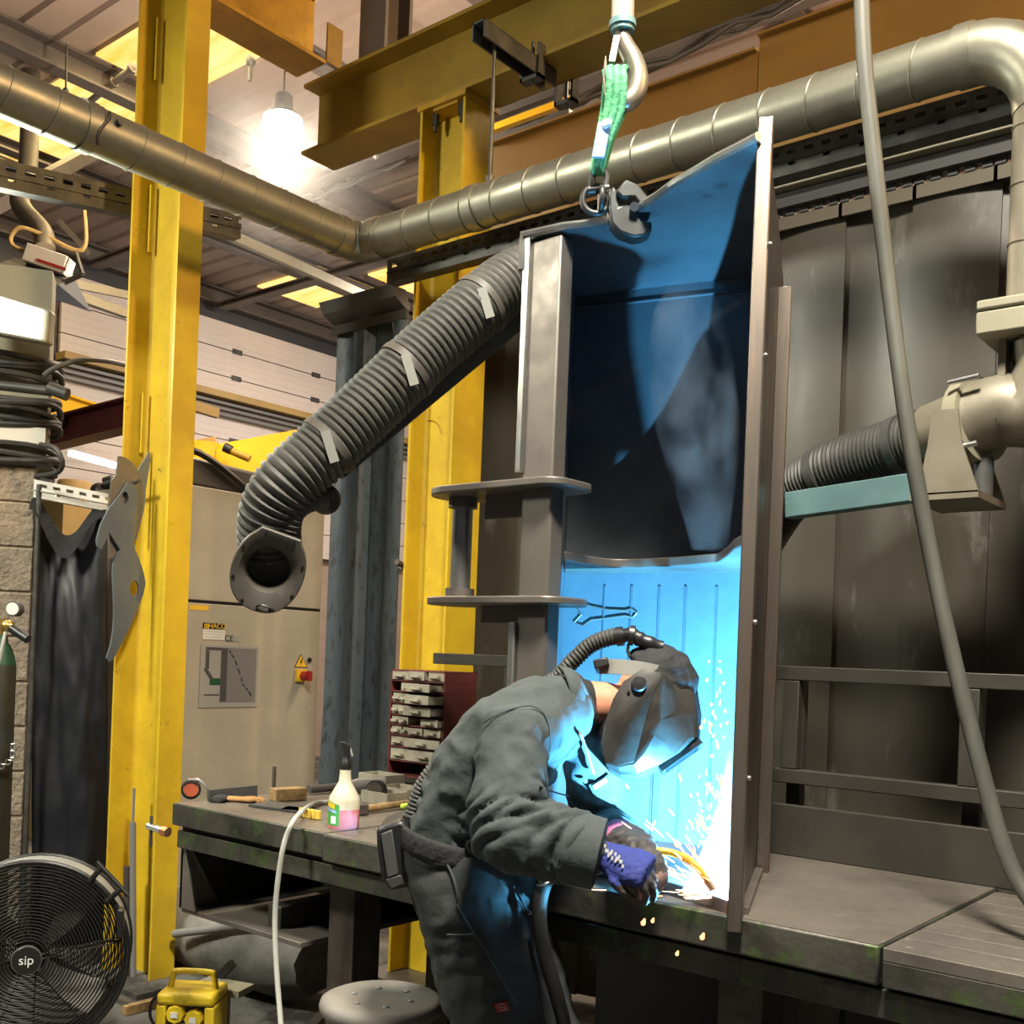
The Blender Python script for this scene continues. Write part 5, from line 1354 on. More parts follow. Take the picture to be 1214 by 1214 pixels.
for k in range(3):
    a = math.radians(90 + 120 * k); dv = fu * math.cos(a) + fv_ * math.sin(a)
    MB().tube([fc - fax * .2 + dv * .05, fc - fax * .2 + dv * (FRd - .01)], .010, 8).build('motor_strut', M['fan'], fa)
h0 = at(100, 1022, d=3.72)
hv0 = fc + (RV * .60 + UP * .80).normalized() * FRd - fax * .08; hv1 = fc + (RV * .80 + UP * .60).normalized() * FRd - fax * .08
ht0 = hv0 + (RV * .62 + UP * .78) * .07; ht1 = hv1 + (RV * .72 + UP * .69) * .07
MB().tube([hv0, ht0], .010, 8).tube([hv1, ht1], .010, 8).tube([ht0 + (ht0 - ht1) * .25, ht1 - (ht0 - ht1) * .35], .0085, 10).build('carry_handle', M['fan'], fa)
sb_ = fc + (RV * .93 + UP * .38).normalized() * (FRd + .012) - fax * .06
MB().obox(sb_, RV * .012 + UP * -.0, fax * .05, UP * .05).build('switch_box', M['fan'], fa, bevel=.006)
for s_ in (-1, 1):
    b0 = fc + fu * s_ * .20 - UP * .256 - fax * .15
    MB().tube([b0, V((b0.x, b0.y, .012)) + fu * s_ * .05 + fax * .18], .014, 10).tube([b0, V((b0.x, b0.y, .012)) + fu * s_ * .05 - fax * .18], .014, 10).build('stand_foot', M['fan'], fa)

# ================================================================== THE WELDER
def remesh(parts, vox, smooth_it=6, name='tmp'):
    """join closed shapes into one continuous skin; returns vertex/face lists"""
    mb = MB()
    for p in parts: mb.add(p.v, p.f)
    me = bpy.data.meshes.new(name); me.from_pydata([tuple(p) for p in mb.v], [], mb.f)
    bm = bmesh.new(); bm.from_mesh(me); bmesh.ops.recalc_face_normals(bm, faces=bm.faces[:]); bm.to_mesh(me); bm.free()
    o = bpy.data.objects.new(name, me); COL.objects.link(o)
    r = o.modifiers.new('r', 'REMESH'); r.mode = 'VOXEL'; r.voxel_size = vox
    if smooth_it:
        s = o.modifiers.new('s', 'SMOOTH'); s.factor = .5; s.iterations = smooth_it
    bpy.context.view_layer.update()
    m2 = bpy.data.meshes.new_from_object(o.evaluated_get(bpy.context.evaluated_depsgraph_get()))
    vs = [v.co.copy() for v in m2.vertices]; ns = [v.normal.copy() for v in m2.vertices]; fs = [tuple(p.vertices) for p in m2.polygons]
    bpy.data.objects.remove(o); bpy.data.meshes.remove(me); bpy.data.meshes.remove(m2)
    return vs, ns, fs
def capsule(pts, rs, n=18, sq=1.0):
    """closed tapered limb with rounded ends"""
    pts = [V(p) for p in pts]; P, Rr = [], []
    d0 = (pts[0] - pts[1]).normalized(); d1 = (pts[-1] - pts[-2]).normalized()
    for a in (.05, .5, .85): P.append(pts[0] + d0 * rs[0] * (1 - a) * .9); Rr.append(rs[0] * math.sqrt(max(0.02, 1 - (1 - a) ** 2)))
    P += pts; Rr += list(rs)
    for a in (.85, .5, .05): P.append(pts[-1] + d1 * rs[-1] * (1 - a) * .9); Rr.append(rs[-1] * math.sqrt(max(.02, 1 - (1 - a) ** 2)))
    return MB().tube(P, Rr, n, sq=sq)
def limb(pts, rs, k=5, **kw):
    """capsule through a smooth path with interpolated radii"""
    P = smooth_path(pts, k); R2 = []
    for i in range(len(P)):
        t = i / k; j = min(int(t), len(rs) - 2); R2.append(rs[j] + (rs[j + 1] - rs[j]) * (t - j))
    return capsule(P, R2, **kw)
def ell_ring(c, ax, side, rs_, ru, n=28):
    ax = ax.normalized(); side = (side - ax * side.dot(ax)).normalized(); w = ax.cross(side)
    return [c + side * rs_ * math.cos(2 * PI * i / n) + w * ru * math.sin(2 * PI * i / n) for i in range(n)]
def J(px, py, d): return at(px, py, d=d)

pelvis = J(552, 1022, 2.76)
person = thing('person', 'person in grey green overalls and black welding helmet leaning over the bench, welding', 'person', (pelvis.x, pelvis.y, 0))
# joints
sh_r, el_r, wr_r = J(622, 872, 2.56), J(600, 985, 2.46), J(708, 1012, 2.425)
sh_l, el_l, wr_l = J(702, 888, 2.88), J(716, 985, 2.94), J(738, 1000, 2.67)
nk = J(688, 835, 2.72); hdc = J(757, 834, 2.757)
spine = [J(552, 1022, 2.76), J(560, 975, 2.75), J(590, 920, 2.73), J(635, 868, 2.71), J(676, 842, 2.69)]
kn_r, an_r = J(600, 1255, 2.70), J(592, 1440, 2.80)
kn_l, an_l = J(645, 1255, 2.86), J(650, 1425, 2.95)
an_r.z = an_l.z = .10
hp_r, hp_l = J(545, 1050, 2.70), J(580, 1048, 2.86)
side0 = (sh_l - sh_r).normalized()

# ---- body: one continuous skin
body = []
tor = []
for i, c in enumerate(spine):
    ax = (spine[min(i + 1, 4)] - spine[max(i - 1, 0)])
    tor.append(ell_ring(c, ax, side0, (.12, .11, .115, .12, .07)[i], (.085, .08, .08, .07, .055)[i]))
body.append(MB().loft(tor))
hf = (hdc - nk).normalized()
fwd = (RV * .60 - UP * .78 - FV * .25).normalized()
hup = (RV * .78 + UP * .62); hup = (hup - fwd * hup.dot(fwd)).normalized()
hl = hup.cross(fwd)
body.append(capsule([nk - hf * .04, nk + hf * .06, hdc - hup * .04], [.062, .058, .062]))
hr = []
for t, a, b, o in ((-.115, .035, .030, .055), (-.10, .052, .045, .05), (-.06, .066, .062, .03), (0, .076, .090, .008), (.05, .076, .094, 0), (.09, .060, .076, -.005), (.115, .025, .03, -.005)):
    hr.append(ell_ring(hdc + hup * t + fwd * o, hup, hl, a, b, 20))
body.append(MB().loft(hr))
nb = hdc + fwd * .095 - hup * .01
body.append(capsule([nb + hup * .035 - fwd * .01, nb + fwd * .016 - hup * .01], [.010, .015], 10))
for s_ in (-1, 1): body.append(capsule([hdc + hl * .076 * s_ + hup * .02, hdc + hl * .08 * s_ - hup * .025], [.016, .012], 10))
for a, b, c, r in ((sh_r, el_r, wr_r, (.048, .042, .036, .028)), (sh_l, el_l, wr_l, (.046, .040, .034, .028))):
    body.append(limb([a, a.lerp(b, .5), b, c], r))
for a, b, c in ((hp_r, kn_r, an_r), (hp_l, kn_l, an_l)):
    body.append(limb([a, b, c], (.085, .058, .04)))
    ft = V((RV.x * .9, RV.y * .9 + .25, 0)).normalized()
    body.append(capsule([V((c.x, c.y, .055)) - ft * .05, V((c.x, c.y, .045)) + ft * .16], [.045, .035]))
# hands: palm plus five fingers, part of the skin
def hand(w, aim, back, thumb_side, curl, s=1.0, fr_=.0095):
    aim = aim.normalized(); back = (back - aim * back.dot(aim)).normalized(); lat = aim.cross(back) * thumb_side
    out = [MB().loft([ell_ring(w + aim * t * s, aim, lat, a * s, b * s, 16) for t, a, b in ((-.01, .026, .02), (.03, .038, .020), (.07, .042, .018), (.092, .040, .014))])]
    for i in range(4):
        L = (.040, .046, .043, .034)[i] * s
        p = w + aim * (.085 - .004 * abs(i - 1)) * s + lat * (.030 - .020 * i) * s
        pts = [p - aim * .02 * s, p]; d = aim.copy(); ang = 0
        for q, k_ in enumerate((1.0, .75, .6)):
            ang += curl * (.75, 1.0, .7)[q]
            d = aim * math.cos(ang) - back * math.sin(ang) + lat * (.05 * (1.5 - i))
            pts.append(pts[-1] + d.normalized() * L * k_)
        out.append(capsule(pts, [fr_ * s * x for x in (1.05, 1.05, 1, .95, .8)], 10))
    tb_ = w + aim * .025 * s + lat * .03 * s
    tp_ = [tb_, tb_ + (lat * .7 + aim * .7 - back * .3).normalized() * .04 * s]
    tp_.append(tp_[-1] + (aim * .85 + lat * .1 - back * .6).normalized() * .032 * s); tp_.append(tp_[-1] + (aim * .7 - lat * .3 - back * .7).normalized() * .026 * s)
    out.append(capsule(tp_, [.014 * s, .0125 * s, .011 * s, .009 * s], 10))
    return out
aim_r = J(774, 1026, 2.365) - J(712, 1004, 2.42)
back_r = -FV * .75 + UP * .65 + RV * .25
aim_l = J(764, 1026, 2.56) - J(736, 1002, 2.63)
body += hand(wr_r + aim_r.normalized() * .02, aim_r, back_r, 1, .72, .84)
body += hand(wr_l + aim_l.normalized() * .005, aim_l, UP * .8 - FV * .5, -1, 1.15, .84)
vs, ns, fs = remesh(body, .0062, 4)
MB().add(vs, fs).build('body', M['skin'], person, smooth=180, fixn=False)

# ---- clothing helpers
def wrinkle(vs, ns, amp, f1, seed, dirs=None, keep=None):
    out = []
    for p, n in zip(vs, ns):
        q = V((p.x * f1, p.y * f1, p.z * f1)) + V((seed, seed * 2, 0))
        a = noise.noise(q); b = noise.noise(q * 2.1 + V((5, 1, 3)))
        r = (1 - abs(a) * 2) * .55 + (1 - abs(b) * 2) * .35 + noise.noise(q * 4.3) * .15
        k = 1 if keep is None else keep(p)
        out.append(p + n * amp * (r - .3) * k)
    return out
def along_folds(vs, ns, a, b, amp, freq, width, tilt, seed=0, power=1.0):
    """crumpled folds running round a limb between a and b"""
    ax = (b - a); L = ax.length; ax = ax / L; u, w = frame_of(ax); out = []
    for p, n in zip(vs, ns):
        r = p - a; t = r.dot(ax) / L; perp = r - ax * r.dot(ax)
        k = math.exp(-((t - .5) / width) ** 2) if perp.length < .16 else 0
        if k < .02: out.append(p); continue
        ph = t * L * freq + tilt * perp.dot(u) * freq + 1.6 * noise.noise(p * 9 + V((seed, 0, 0)))
        out.append(p + n * amp * k * (abs(math.sin(ph)) ** .6 - .6))
    return out

# ---- jacket
jk = []
spj = [J(548, 1012, 2.76), J(550, 980, 2.755), J(575, 925, 2.73), J(618, 872, 2.715), J(655, 848, 2.70), J(688, 834, 2.69)]
tor = []
for i, c in enumerate(spj):
    ax = (spj[min(i + 1, 5)] - spj[max(i - 1, 0)])
    tor.append(ell_ring(c, ax, side0, (.172, .165, .178, .195, .165, .080)[i], (.128, .118, .128, .118, .096, .070)[i]))
jk.append(MB().loft(tor))
jk.append(limb([sh_r - RV * .02 - UP * .005, sh_r.lerp(el_r, .5) - RV * .012, el_r, el_r.lerp(wr_r, .45), el_r.lerp(wr_r, .80)], (.086, .083, .080, .078, .076), 5))
jk.append(limb([sh_l, sh_l.lerp(el_l, .5), el_l, el_l.lerp(wr_l, .45), el_l.lerp(wr_l, .72)], (.085, .078, .070, .064, .060), 5))
jk.append(limb([sh_r.lerp(nk, .1), sh_r.lerp(nk, .55), nk - UP * .01], (.085, .082, .062)))
jk.append(limb([sh_l.lerp(nk, .1), nk - UP * .01], (.085, .062)))
vs, ns, fs = remesh(jk, .0075, 8)
def js(p): return 1.0
vs = wrinkle(vs, ns, .016, 7.5, 2.0)
vs = along_folds(vs, ns, sh_r.lerp(el_r, .55), el_r.lerp(wr_r, .45), .018, 75, .32, .5, 1)
vs = along_folds(vs, ns, sh_r.lerp(el_r, .75), el_r, .022, 62, .5, -.8, 4)
vs = along_folds(vs, ns, el_r.lerp(wr_r, .2), wr_r, .018, 66, .45, .8, 2)
vs = along_folds(vs, ns, spj[0], spj[2], .016, 65, .4, .3, 5)
vs = along_folds(vs, ns, el_l, wr_l, .010, 95, .6, .2, 9)
jacket = MB().add(vs, fs).build('jacket', M['cloth'], person, smooth=180, fixn=False)
jacket['label'] = 'grey green work jacket'
# cuff hem, collar, pocket, yoke seam, buttons
dC = (wr_r - el_r).normalized()
MB().tube([wr_r - dC * .075, wr_r - dC * .03, wr_r + dC * .006, wr_r + dC * .008, wr_r - dC * .012], [.082, .083, .081, .073, .045], 26, caps=False).build('cuff', M['cloth'], jacket, smooth=60)
ax_n = (hdc - nk).normalized(); cn_s = (side0 - ax_n * side0.dot(ax_n)).normalized(); cn_w = ax_n.cross(cn_s)
cr1, cr2, cr3 = [], [], []
cbase = nk - ax_n * .012
for i in range(25):
    a = math.radians(-145 + 290 * i / 24)
    dv = cn_w * -1 * math.cos(a) + cn_s * math.sin(a)
    # back of the neck is opposite the throat
    cr1.append(cbase + dv * .084 - ax_n * .02); cr2.append(cbase + dv * .080 + ax_n * (.030 - .010 * abs(a))); cr3.append(cbase + dv * (.100 + .012 * abs(math.sin(a))) - ax_n * (.026 + .022 * abs(a) / 2))
# orient so the opening faces the throat (downwards/forwards)
MB().loft([cr1, cr2], cap=False, closed=False).loft([cr2, [p.lerp(q, .5) + (p - cbase).normalized() * .006 for p, q in zip(cr2, cr3)], cr3], cap=False, closed=False).build('collar', M['cloth'], jacket, smooth=60).modifiers.new('t', 'SOLIDIFY').thickness = .005
# surface helper: closest visible jacket vertex for trims
def near(px, py, ref, lift=.004):
    o_ = V((0, 0, CAM_H)); dr_ = (at(px, py, d=3) - o_).normalized()
    best, bd = None, 9
    for p in ref:
        r = p - o_; t = r.dot(dr_); e = (r - dr_ * t).length
        if e < .014 and t < bd: bd = t; best = o_ + dr_ * t
    if best is None: best = o_ + dr_ * (2.6)
    return best - dr_ * lift
jv = vs
def strip(pts, ref, w, name, m, par, lift=.003, th=None, **k):
    P = [near(x, y, ref, lift) for x, y in pts]
    for _ in range(2): P = [P[0]] + [(P[i - 1] + P[i] * 2 + P[i + 1]) / 4 for i in range(1, len(P) - 1)] + [P[-1]]
    return MB().tube(smooth_path(P, 4), w, 6).build(name, m, par, **k)
strip([(572, 857), (585, 848), (602, 841), (620, 836), (634, 833), (645, 840), (652, 855), (655, 872), (652, 890)], jv, .0016, 'yoke_seam', M['cloth'], jacket, .0008)
strip([(640, 932), (652, 938), (664, 942), (676, 944)], jv, .002, 'pocket_seam', M['trouser'], jacket, .001)
b_ = near(694, 926, jv, .004); MB().cyl(b_, b_ - FV * .004, .006, n=12).build('button', M['chrome'], jacket)
c_ = [near(x, y, jv, .006) for x, y in ((698, 931), (722, 918), (729, 926), (705, 945))]
MB().prism(c_, FV * .004).build('chest_pocket', M['cloth'], jacket)
nt_ = text_mb('WORKWEAR', .014, near(711, 927, jv, .010), c_[1] - c_[0], (c_[0] - c_[3]), .0005) if False else None
nm_ = MB()
for i in range(5):
    a = c_[0].lerp(c_[1], .2 + .13 * i).lerp(c_[3].lerp(c_[2], .2 + .13 * i), .35) - FV * .005
    nm_.obox(a, (c_[1] - c_[0]).normalized() * .0035, (c_[3] - c_[0]).normalized() * .006, FV * .0006)
nm_.build('name_tape', M['paper'], jacket, label='pale stitched name lettering')
# open front flap below the collar
fl_ = [near(x, y, jv, .012) for x, y in ((688, 870), (694, 885), (700, 905), (704, 918))]
MB().tube(fl_, .004, 8).build('zip_edge', M['strap_grey'], jacket)
sc_ = MB().loft([ell_ring(nk + ax_n * t, ax_n, side0, r, r * .95, 18) for t, r in ((-.06, .080), (.0, .072), (.022, .064))], cap=False)
sc_.build('undershirt', M['black_soft'], person)

# ---- trousers
tr_ = []
tr_.append(MB().loft([ell_ring(J(540, 985, 2.765), UP, side0, .168, .125), ell_ring(J(552, 1022, 2.765), UP, side0, .178, .142), ell_ring(J(560, 1062, 2.77), UP, side0, .178, .140), ell_ring(J(566, 1090, 2.77), UP, side0, .15, .11)]))
for a, b, c, ra in ((hp_r, kn_r, an_r, (.128, .122, .112, .100, .098)), (hp_l, kn_l, an_l, (.122, .115, .105, .10, .095))):
    c2 = V((c.x, c.y, .12))
    tr_.append(limb([a + UP * .02, a.lerp(b, .5) + RV * .006, b, b.lerp(c2, .5), c2], ra, 5))
vs, ns, fs = remesh(tr_, .009, 8)
vs = wrinkle(vs, ns, .018, 6, 7.0)
vs = along_folds(vs, ns, hp_r, hp_r.lerp(kn_r, .6), .007, 60, .4, .6, 3)
trs = MB().add(vs, fs).build('trousers', M['trouser'], person, smooth=180, fixn=False)
trs['label'] = 'charcoal work trousers'
tv = vs
strip([(529, 1022), (536, 1035), (542, 1050), (543, 1064)], tv, .003, 'pocket_edge', M['cloth'], trs, .004)
strip([(541, 1072), (550, 1090), (564, 1108), (578, 1130), (592, 1155), (603, 1175), (612, 1190)], tv, .0022, 'side_seam', M['cloth'], trs, .003)
strip([(530, 1108), (542, 1109), (554, 1108), (564, 1107)], tv, .0022, 'pocket_seam', M['cloth'], trs, .003)
strip([(608, 1050), (616, 1064), (624, 1078), (630, 1086)], tv, .003, 'pocket_edge', M['cloth'], trs, .004)
b_ = near(628, 1082, tv, .005); MB().cyl(b_, b_ - FV * .003, .005, n=10).build('rivet', M['chrome'], trs)
q = [near(x, y, tv, .004) for x, y in ((585, 1190), (601, 1187), (604, 1198), (589, 1201))]
lg = MB().prism(q, FV * .003).build('leg_tag', M['red'], trs, label='small red tag with a pale swirl emblem')
ce = (q[0] + q[1] + q[2] + q[3]) / 4 - FV * .003
e1, e2 = (q[1] - q[0]).normalized(), (q[0] - q[3]).normalized()
MB().tube(smooth_path([ce + e1 * .010 + e2 * .005, ce - e1 * .002 + e2 * .008, ce - e1 * .009 + e2 * .002, ce + e1 * .006 - e2 * .001, ce + e1 * .009 - e2 * .006, ce - e1 * .008 - e2 * .006], 4), .0012, 6).build('tag_emblem', M['leather_pale'], lg)
for c, l in ((an_r, 1), (an_l, 1)):
    ft = V((RV.x * .9, RV.y * .9 + .25, 0)).normalized()
    vs_, ns_, fs_ = remesh([capsule([V((c.x, c.y, .06)) - ft * .06, V((c.x, c.y, .055)) + ft * .10, V((c.x, c.y, .042)) + ft * .19], [.056, .050, .040]), capsule([V((c.x, c.y, .07)), V((c.x, c.y, .17))], [.055, .05])], .008, 4)
    MB().add([V((p.x, p.y, max(.002, p.z))) for p in vs_], fs_).build('boot', M['black'], person, smooth=180, fixn=False)
# ---- belt and powered air unit
bl_ = []
for (dx_, zz, k_) in ((0, .0, 1.03), (0, .012, 1.05), (0, .045, 1.05), (0, .057, 1.03)):
    c = J(548, 1004, 2.765) + UP * (zz - .028)
    bl_.append([c + (p - c) for p in ell_ring(c, UP * 1 + RV * .25, side0, .182 * k_, .142 * k_, 36)])
MB().loft(bl_, cap=False).build('waist_belt', M['black_soft'], person, smooth=50).modifiers.new('t', 'SOLIDIFY').thickness = .006
c = near(561, 1003, [p for r in bl_ for p in r] , .012)
MB().torus(c, (-FV + RV * .3), .015, .0055, 20, 8).build('belt_buckle', M['black'], person)
ac = J(474, 1006, 2.77)
au, aw = (UP * .97 - RV * .22).normalized(), (RV * .97 + UP * .22).normalized()
pu = [(-.035, .075), (.030, .085), (.046, .06), (.046, -.06), (.030, -.080), (-.030, -.085), (-.046, -.05), (-.042, .03)]
ap = MB().prism([ac + aw * a + au * b - FV * .10 for a, b in pu], FV * .20).build('air_unit', M['black'], person, bevel=.010, label='black powered air unit on the belt')
MB().prism([ac + aw * a + au * b - FV * .108 for a, b in ((-.025, .06), (.004, .066), (.0, -.045), (-.03, -.05))], FV * .008).build('unit_panel', M['dark_grey'], ap, bevel=.003)
MB().prism([ac + aw * a + au * b - FV * .108 for a, b in ((-.034, -.052), (.006, -.047), (.01, -.072), (-.026, -.078))], FV * .01).build('battery_latch', M['rubber'], ap, bevel=.003)
MB().beam(ac + aw * .045 - FV * .09 + au * .01, J(520, 1000, 2.64), .01, .05).build('belt_tab', M['black_soft'], ap)
ho = [J(487, 985, 2.72), J(490, 965, 2.72), J(500, 935, 2.72), J(520, 907, 2.715), J(542, 886, 2.71), J(566, 862, 2.76), J(600, 835, 2.84), J(635, 818, 2.86), J(660, 804, 2.82), J(678, 785, 2.80), J(700, 765, 2.79), J(722, 756, 2.775), J(738, 754, 2.76)]
corrugated(smooth_path(ho, 8), .0185, .0105, .0045, 18).build('air_hose', M['rubber'], person, smooth=35)
MB().cyl(J(486, 992, 2.72), J(489, 968, 2.72), .024, n=16).build('hose_cuff', M['black'], person)

# ---- helmet: faceted shield, knob, lens, headband, cap
kb = J(748, 806, 2.637)
hc2 = kb + FV * .115 - FV * .0
def H(f, u, l): return hdc_h + fwd * f * 1.03 + hup * u * 1.03 + hl * l
hdc_h = kb - hl * hl.dot(kb - hdc)        # knob level, centre plane of the head
prof = [(-.008, .040), (.038, .080), (.070, .104), (.100, .124), (.150, .098), (.197, .058), (.200, .0), (.196, -.055), (.185, -.118), (.160, -.150), (.128, -.166), (.082, -.146), (.050, -.115), (.010, -.060), (-.010, -.015)]
def sect_unused(l, k, dz=0):
    o = []
    for f, u in prof:
        f2 = f if f < .045 else .045 + (f - .045) * k
        o.append(H(f2, u * (1 if k > .9 else .97), l))
    return o
S0 = [(-.008, .040), (.028, .068), (.040, .062), (.046, .045), (.060, .018), (.085, -.012), (.112, -.045), (.140, -.078), (.160, -.108), (.148, -.142), (.124, -.163), (.080, -.146), (.050, -.115), (.010, -.060), (-.010, -.015)]
S1 = [(-.008, .042), (.038, .080), (.060, .078), (.084, .070), (.130, .050), (.186, .034), (.198, -.008), (.196, -.058), (.184, -.118), (.160, -.150), (.128, -.166), (.082, -.147), (.050, -.115), (.010, -.060), (-.010, -.015)]
def lerp2(A, B, t): return [(a[0] + (b[0] - a[0]) * t, a[1] + (b[1] - a[1]) * t) for a, b in zip(A, B)]
half = [(.121, S0), (.118, lerp2(S0, S1, .30)), (.082, S1), (.050, lerp2(S1, prof, .75)), (0, prof)]
secs = half + [(-l, q) for l, q in reversed(half[:-1])]
# shell: profile strip without the back (open towards the neck) and thick
front_idx = list(range(0, 13))
outer = [[H(q[i][0], q[i][1], l) for i in front_idx] for l, q in secs]
sh_m = MB().loft(outer, cap=False, closed=False)
for sgn, sc__ in ((1, outer[0]), (-1, outer[-1])):
    o_ = len(sh_m.v); sh_m.v += sc__; mid = [H(a, b, .121 * sgn) for a, b in S0]
    extra = [mid[13], mid[14]]; sh_m.v += extra
    ring = list(range(o_, o_ + len(sc__) + 2))
    sh_m.f.append(tuple(ring))
hel = sh_m.build('welding_helmet', M['helmet'], person, smooth=32, label='scuffed black welding helmet')
md = hel.modifiers.new('t', 'SOLIDIFY'); md.thickness = .005; md.offset = -1
bv = hel.modifiers.new('b', 'BEVEL'); bv.width = .006; bv.segments = 2; bv.limit_method = 'ANGLE'; bv.angle_limit = math.radians(25)
# window frame and lens
wf = MB()
def W(l, u, e): 
    return H(.2035 + e, u, l)
for l0, l1, u0, u1 in ((-.062, .062, .044, .054), (-.062, .062, -.064, -.054), (-.062, -.052, -.054, .044), (.052, .062, -.054, .044)):
    wf.add([W(l0, u0, -.004), W(l1, u0, -.004), W(l1, u1, -.004), W(l0, u1, -.004), W(l0, u0, .008), W(l1, u0, .008), W(l1, u1, .008), W(l0, u1, .008)], [(0, 3, 2, 1), (4, 5, 6, 7), (0, 1, 5, 4), (1, 2, 6, 5), (2, 3, 7, 6), (3, 0, 4, 7)])
wf.build('lens_frame', M['black'], hel)
MB().add([W(-.052, -.054, .002), W(.052, -.054, .002), W(.052, .044, .002), W(-.052, .044, .002)], [(0, 1, 2, 3)]).build('lens', M['visor'], hel)
nl = -hl if hl.dot(FV) > 0 else hl     # towards the viewer
sg = 1 if nl.dot(hl) > 0 else -1
kc = H(.018, .010, .120 * sg)
MB().lathe([(.019, 0), (.019, .008), (.016, .012), (.0, .013)], kc, nl, 22, True, False).build('pivot_knob', M['black'], hel)
p_ = H(.018, -.020, .120 * sg); MB().cyl(p_, p_ + nl * .006, .004, n=8).build('pivot_stop', M['black'], hel)
# side ridge
# unseen ball added inside the shield to block leaking arc light
MB().sphere(H(.075, -.062, 0), .098, 20, 14).build('leak_blocker', M['black_soft'], hel, smooth=180)
# headband and cap
hb_ = []
for t in (-.5, .5):
    hb_.append(None)
band = smooth_path([H(-.085, -.035, .045 * sg), H(-.055, -.005, .080 * sg), H(-.022, .030, .086 * sg), H(.006, .058, .080 * sg), H(.03, .085, .06 * sg)], 6)
bm_ = MB(); rr = []
for i, p in enumerate(band):
    d = (band[min(i + 1, len(band) - 1)] - band[max(i - 1, 0)]).normalized(); w = nl.cross(d).normalized()
    rr.append([p + w * .019, p + w * .019 + nl * .006, p - w * .019 + nl * .006, p - w * .019])
bm_.loft(rr).build('headband', M['strap_grey'], hel, smooth=40)
MB().obox(H(-.085, -.030, .05 * sg), hl * .035, (hup * .8 + fwd * .3) * .022, (fwd * .8 - hup * .3) * .014).build('headband_ratchet', M['black'], hel, bevel=.004)
cp = [ell_ring(hdc_h + hup * t + fwd * o, hup * .9 + fwd * .1, hl, a, b, 26) for t, a, b, o in ((.035, .082, .098, .02), (.07, .083, .100, .024), (.105, .076, .092, .03), (.135, .058, .07, .036), (.152, .03, .036, .038), (.156, .004, .005, .038))]
vs_, ns_, fs_ = remesh([MB().loft(cp)], .006, 3)
vs_ = wrinkle(vs_, ns_, .012, 14, 3.3)
MB().add(vs_, fs_).build('welding_cap', M['black_soft'], hel, smooth=180, fixn=False, label='black fabric cap over the crown')
nz = smooth_path([J(737, 754, 2.76), J(748, 752, 2.75), J(757, 757, 2.745), J(768, 762, 2.74), J(784, 768, 2.74)], 5)
MB().tube(nz, [.021 - .004 * abs(math.sin(i * .6)) for i in range(len(nz))], 14).build('air_duct', M['black'], hel, smooth=50)
MB().cyl(J(731, 755, 2.765), J(739, 754, 2.76), .025, n=16).cyl(J(746, 753, 2.75), J(752, 754, 2.748), .026, n=16).build('duct_collar', M['black'], hel)
MB().tube([J(745, 763, 2.74), J(744, 772, 2.74), J(747, 778, 2.74)], .004, 6).build('duct_clip', M['galv'], hel)

# ---- gloves
gv = hand(wr_r + aim_r.normalized() * .02, aim_r, back_r, 1, .72, .91, .0105)
gv[0] = MB().loft([ell_ring(wr_r + aim_r.normalized() * (t + .035), aim_r, aim_r.cross(back_r), a, b, 18) for t, a, b in ((-.05, .036, .034), (-.02, .034, .030), (.02, .043, .029), (.06, .050, .027), (.09, .047, .021))])
vs_, ns_, fs_ = remesh(gv, .0042, 5)
vs_ = wrinkle(vs_, ns_, .003, 30, 1.2)
gl = MB().add(vs_, fs_).build('glove', M['glove_blue'], person, smooth=180, fixn=False, label='blue knit glove')
me = gl.data; me.materials.append(M['leather'])
w0 = wr_r + aim_r.normalized() * .035; bn = (back_r - aim_r.normalized() * back_r.dot(aim_r.normalized())).normalized()
for p in me.polygons:
    c = p.center + parent_world(person) - w0
    if c.dot(aim_r.normalized()) > .104 or c.dot(bn) < -.008: p.material_index = 1
pm = MB(); gvv = vs_
for i in range(5):
    for j in range(3):
        q_ = near(717 + i * 4.2 + j * 2.2, 1003 + j * 5.5 + i * 3.2, gvv, .003)
        if (i * 3 + j) % 4 != 3: pm.obox(q_, RV * (.0035 if j % 2 else .0022) + UP * -.001, UP * .0035 + RV * .001, FV * .0008)
pm.build('glove_print', M['paper'], gl, label='white print on the back of the glove')
# left leather gauntlet
lv = hand(wr_l + aim_l.normalized() * .005, aim_l, UP * .8 - FV * .5, -1, 1.15, 1.0, .0135)
lv.append(limb([J(742, 1002, 2.63), J(752, 1012, 2.57), J(760, 1024, 2.54)], (.050, .054, .046)))
lv.append(limb([J(734, 1022, 2.52), J(748, 1030, 2.51), J(762, 1036, 2.51)], (.040, .048, .040)))
# loose folded flap hanging below
lv.append(limb([J(745, 1020, 2.51), J(750, 1042, 2.49), J(760, 1064, 2.47)], (.036, .036, .018), 4, sq=.8))
lv.append(limb([J(756, 1012, 2.51), J(770, 1028, 2.45), J(770, 1048, 2.43), J(761, 1066, 2.43)], (.036, .037, .033, .016), 4))
lv.append(limb([J(738, 1030, 2.46), J(746, 1046, 2.44), J(758, 1064, 2.43)], (.026, .030, .016), 4))
vs_, ns_, fs_ = remesh(lv, .0055, 5)
vs_ = wrinkle(vs_, ns_, .012, 18, 9.1)
gl2 = MB().add(vs_, fs_).build('glove', M['leather'], person, smooth=180, fixn=False, label='dark leather gauntlet')
gl2.data.materials.append(M['leather_pale'])
low = J(780, 1056, 2.42); pw = parent_world(person)
for p in gl2.data.polygons:
    c = p.center + pw
    if (c - low).length < .046: p.material_index = 1  # pale patch paints the arc light on the gauntlet's underside
ck = el_l.lerp(wr_l, .72); dk = (wr_l - el_l).normalized()
ckp = [ck - dk * .01 + dk * .018 * i for i in range(6)]
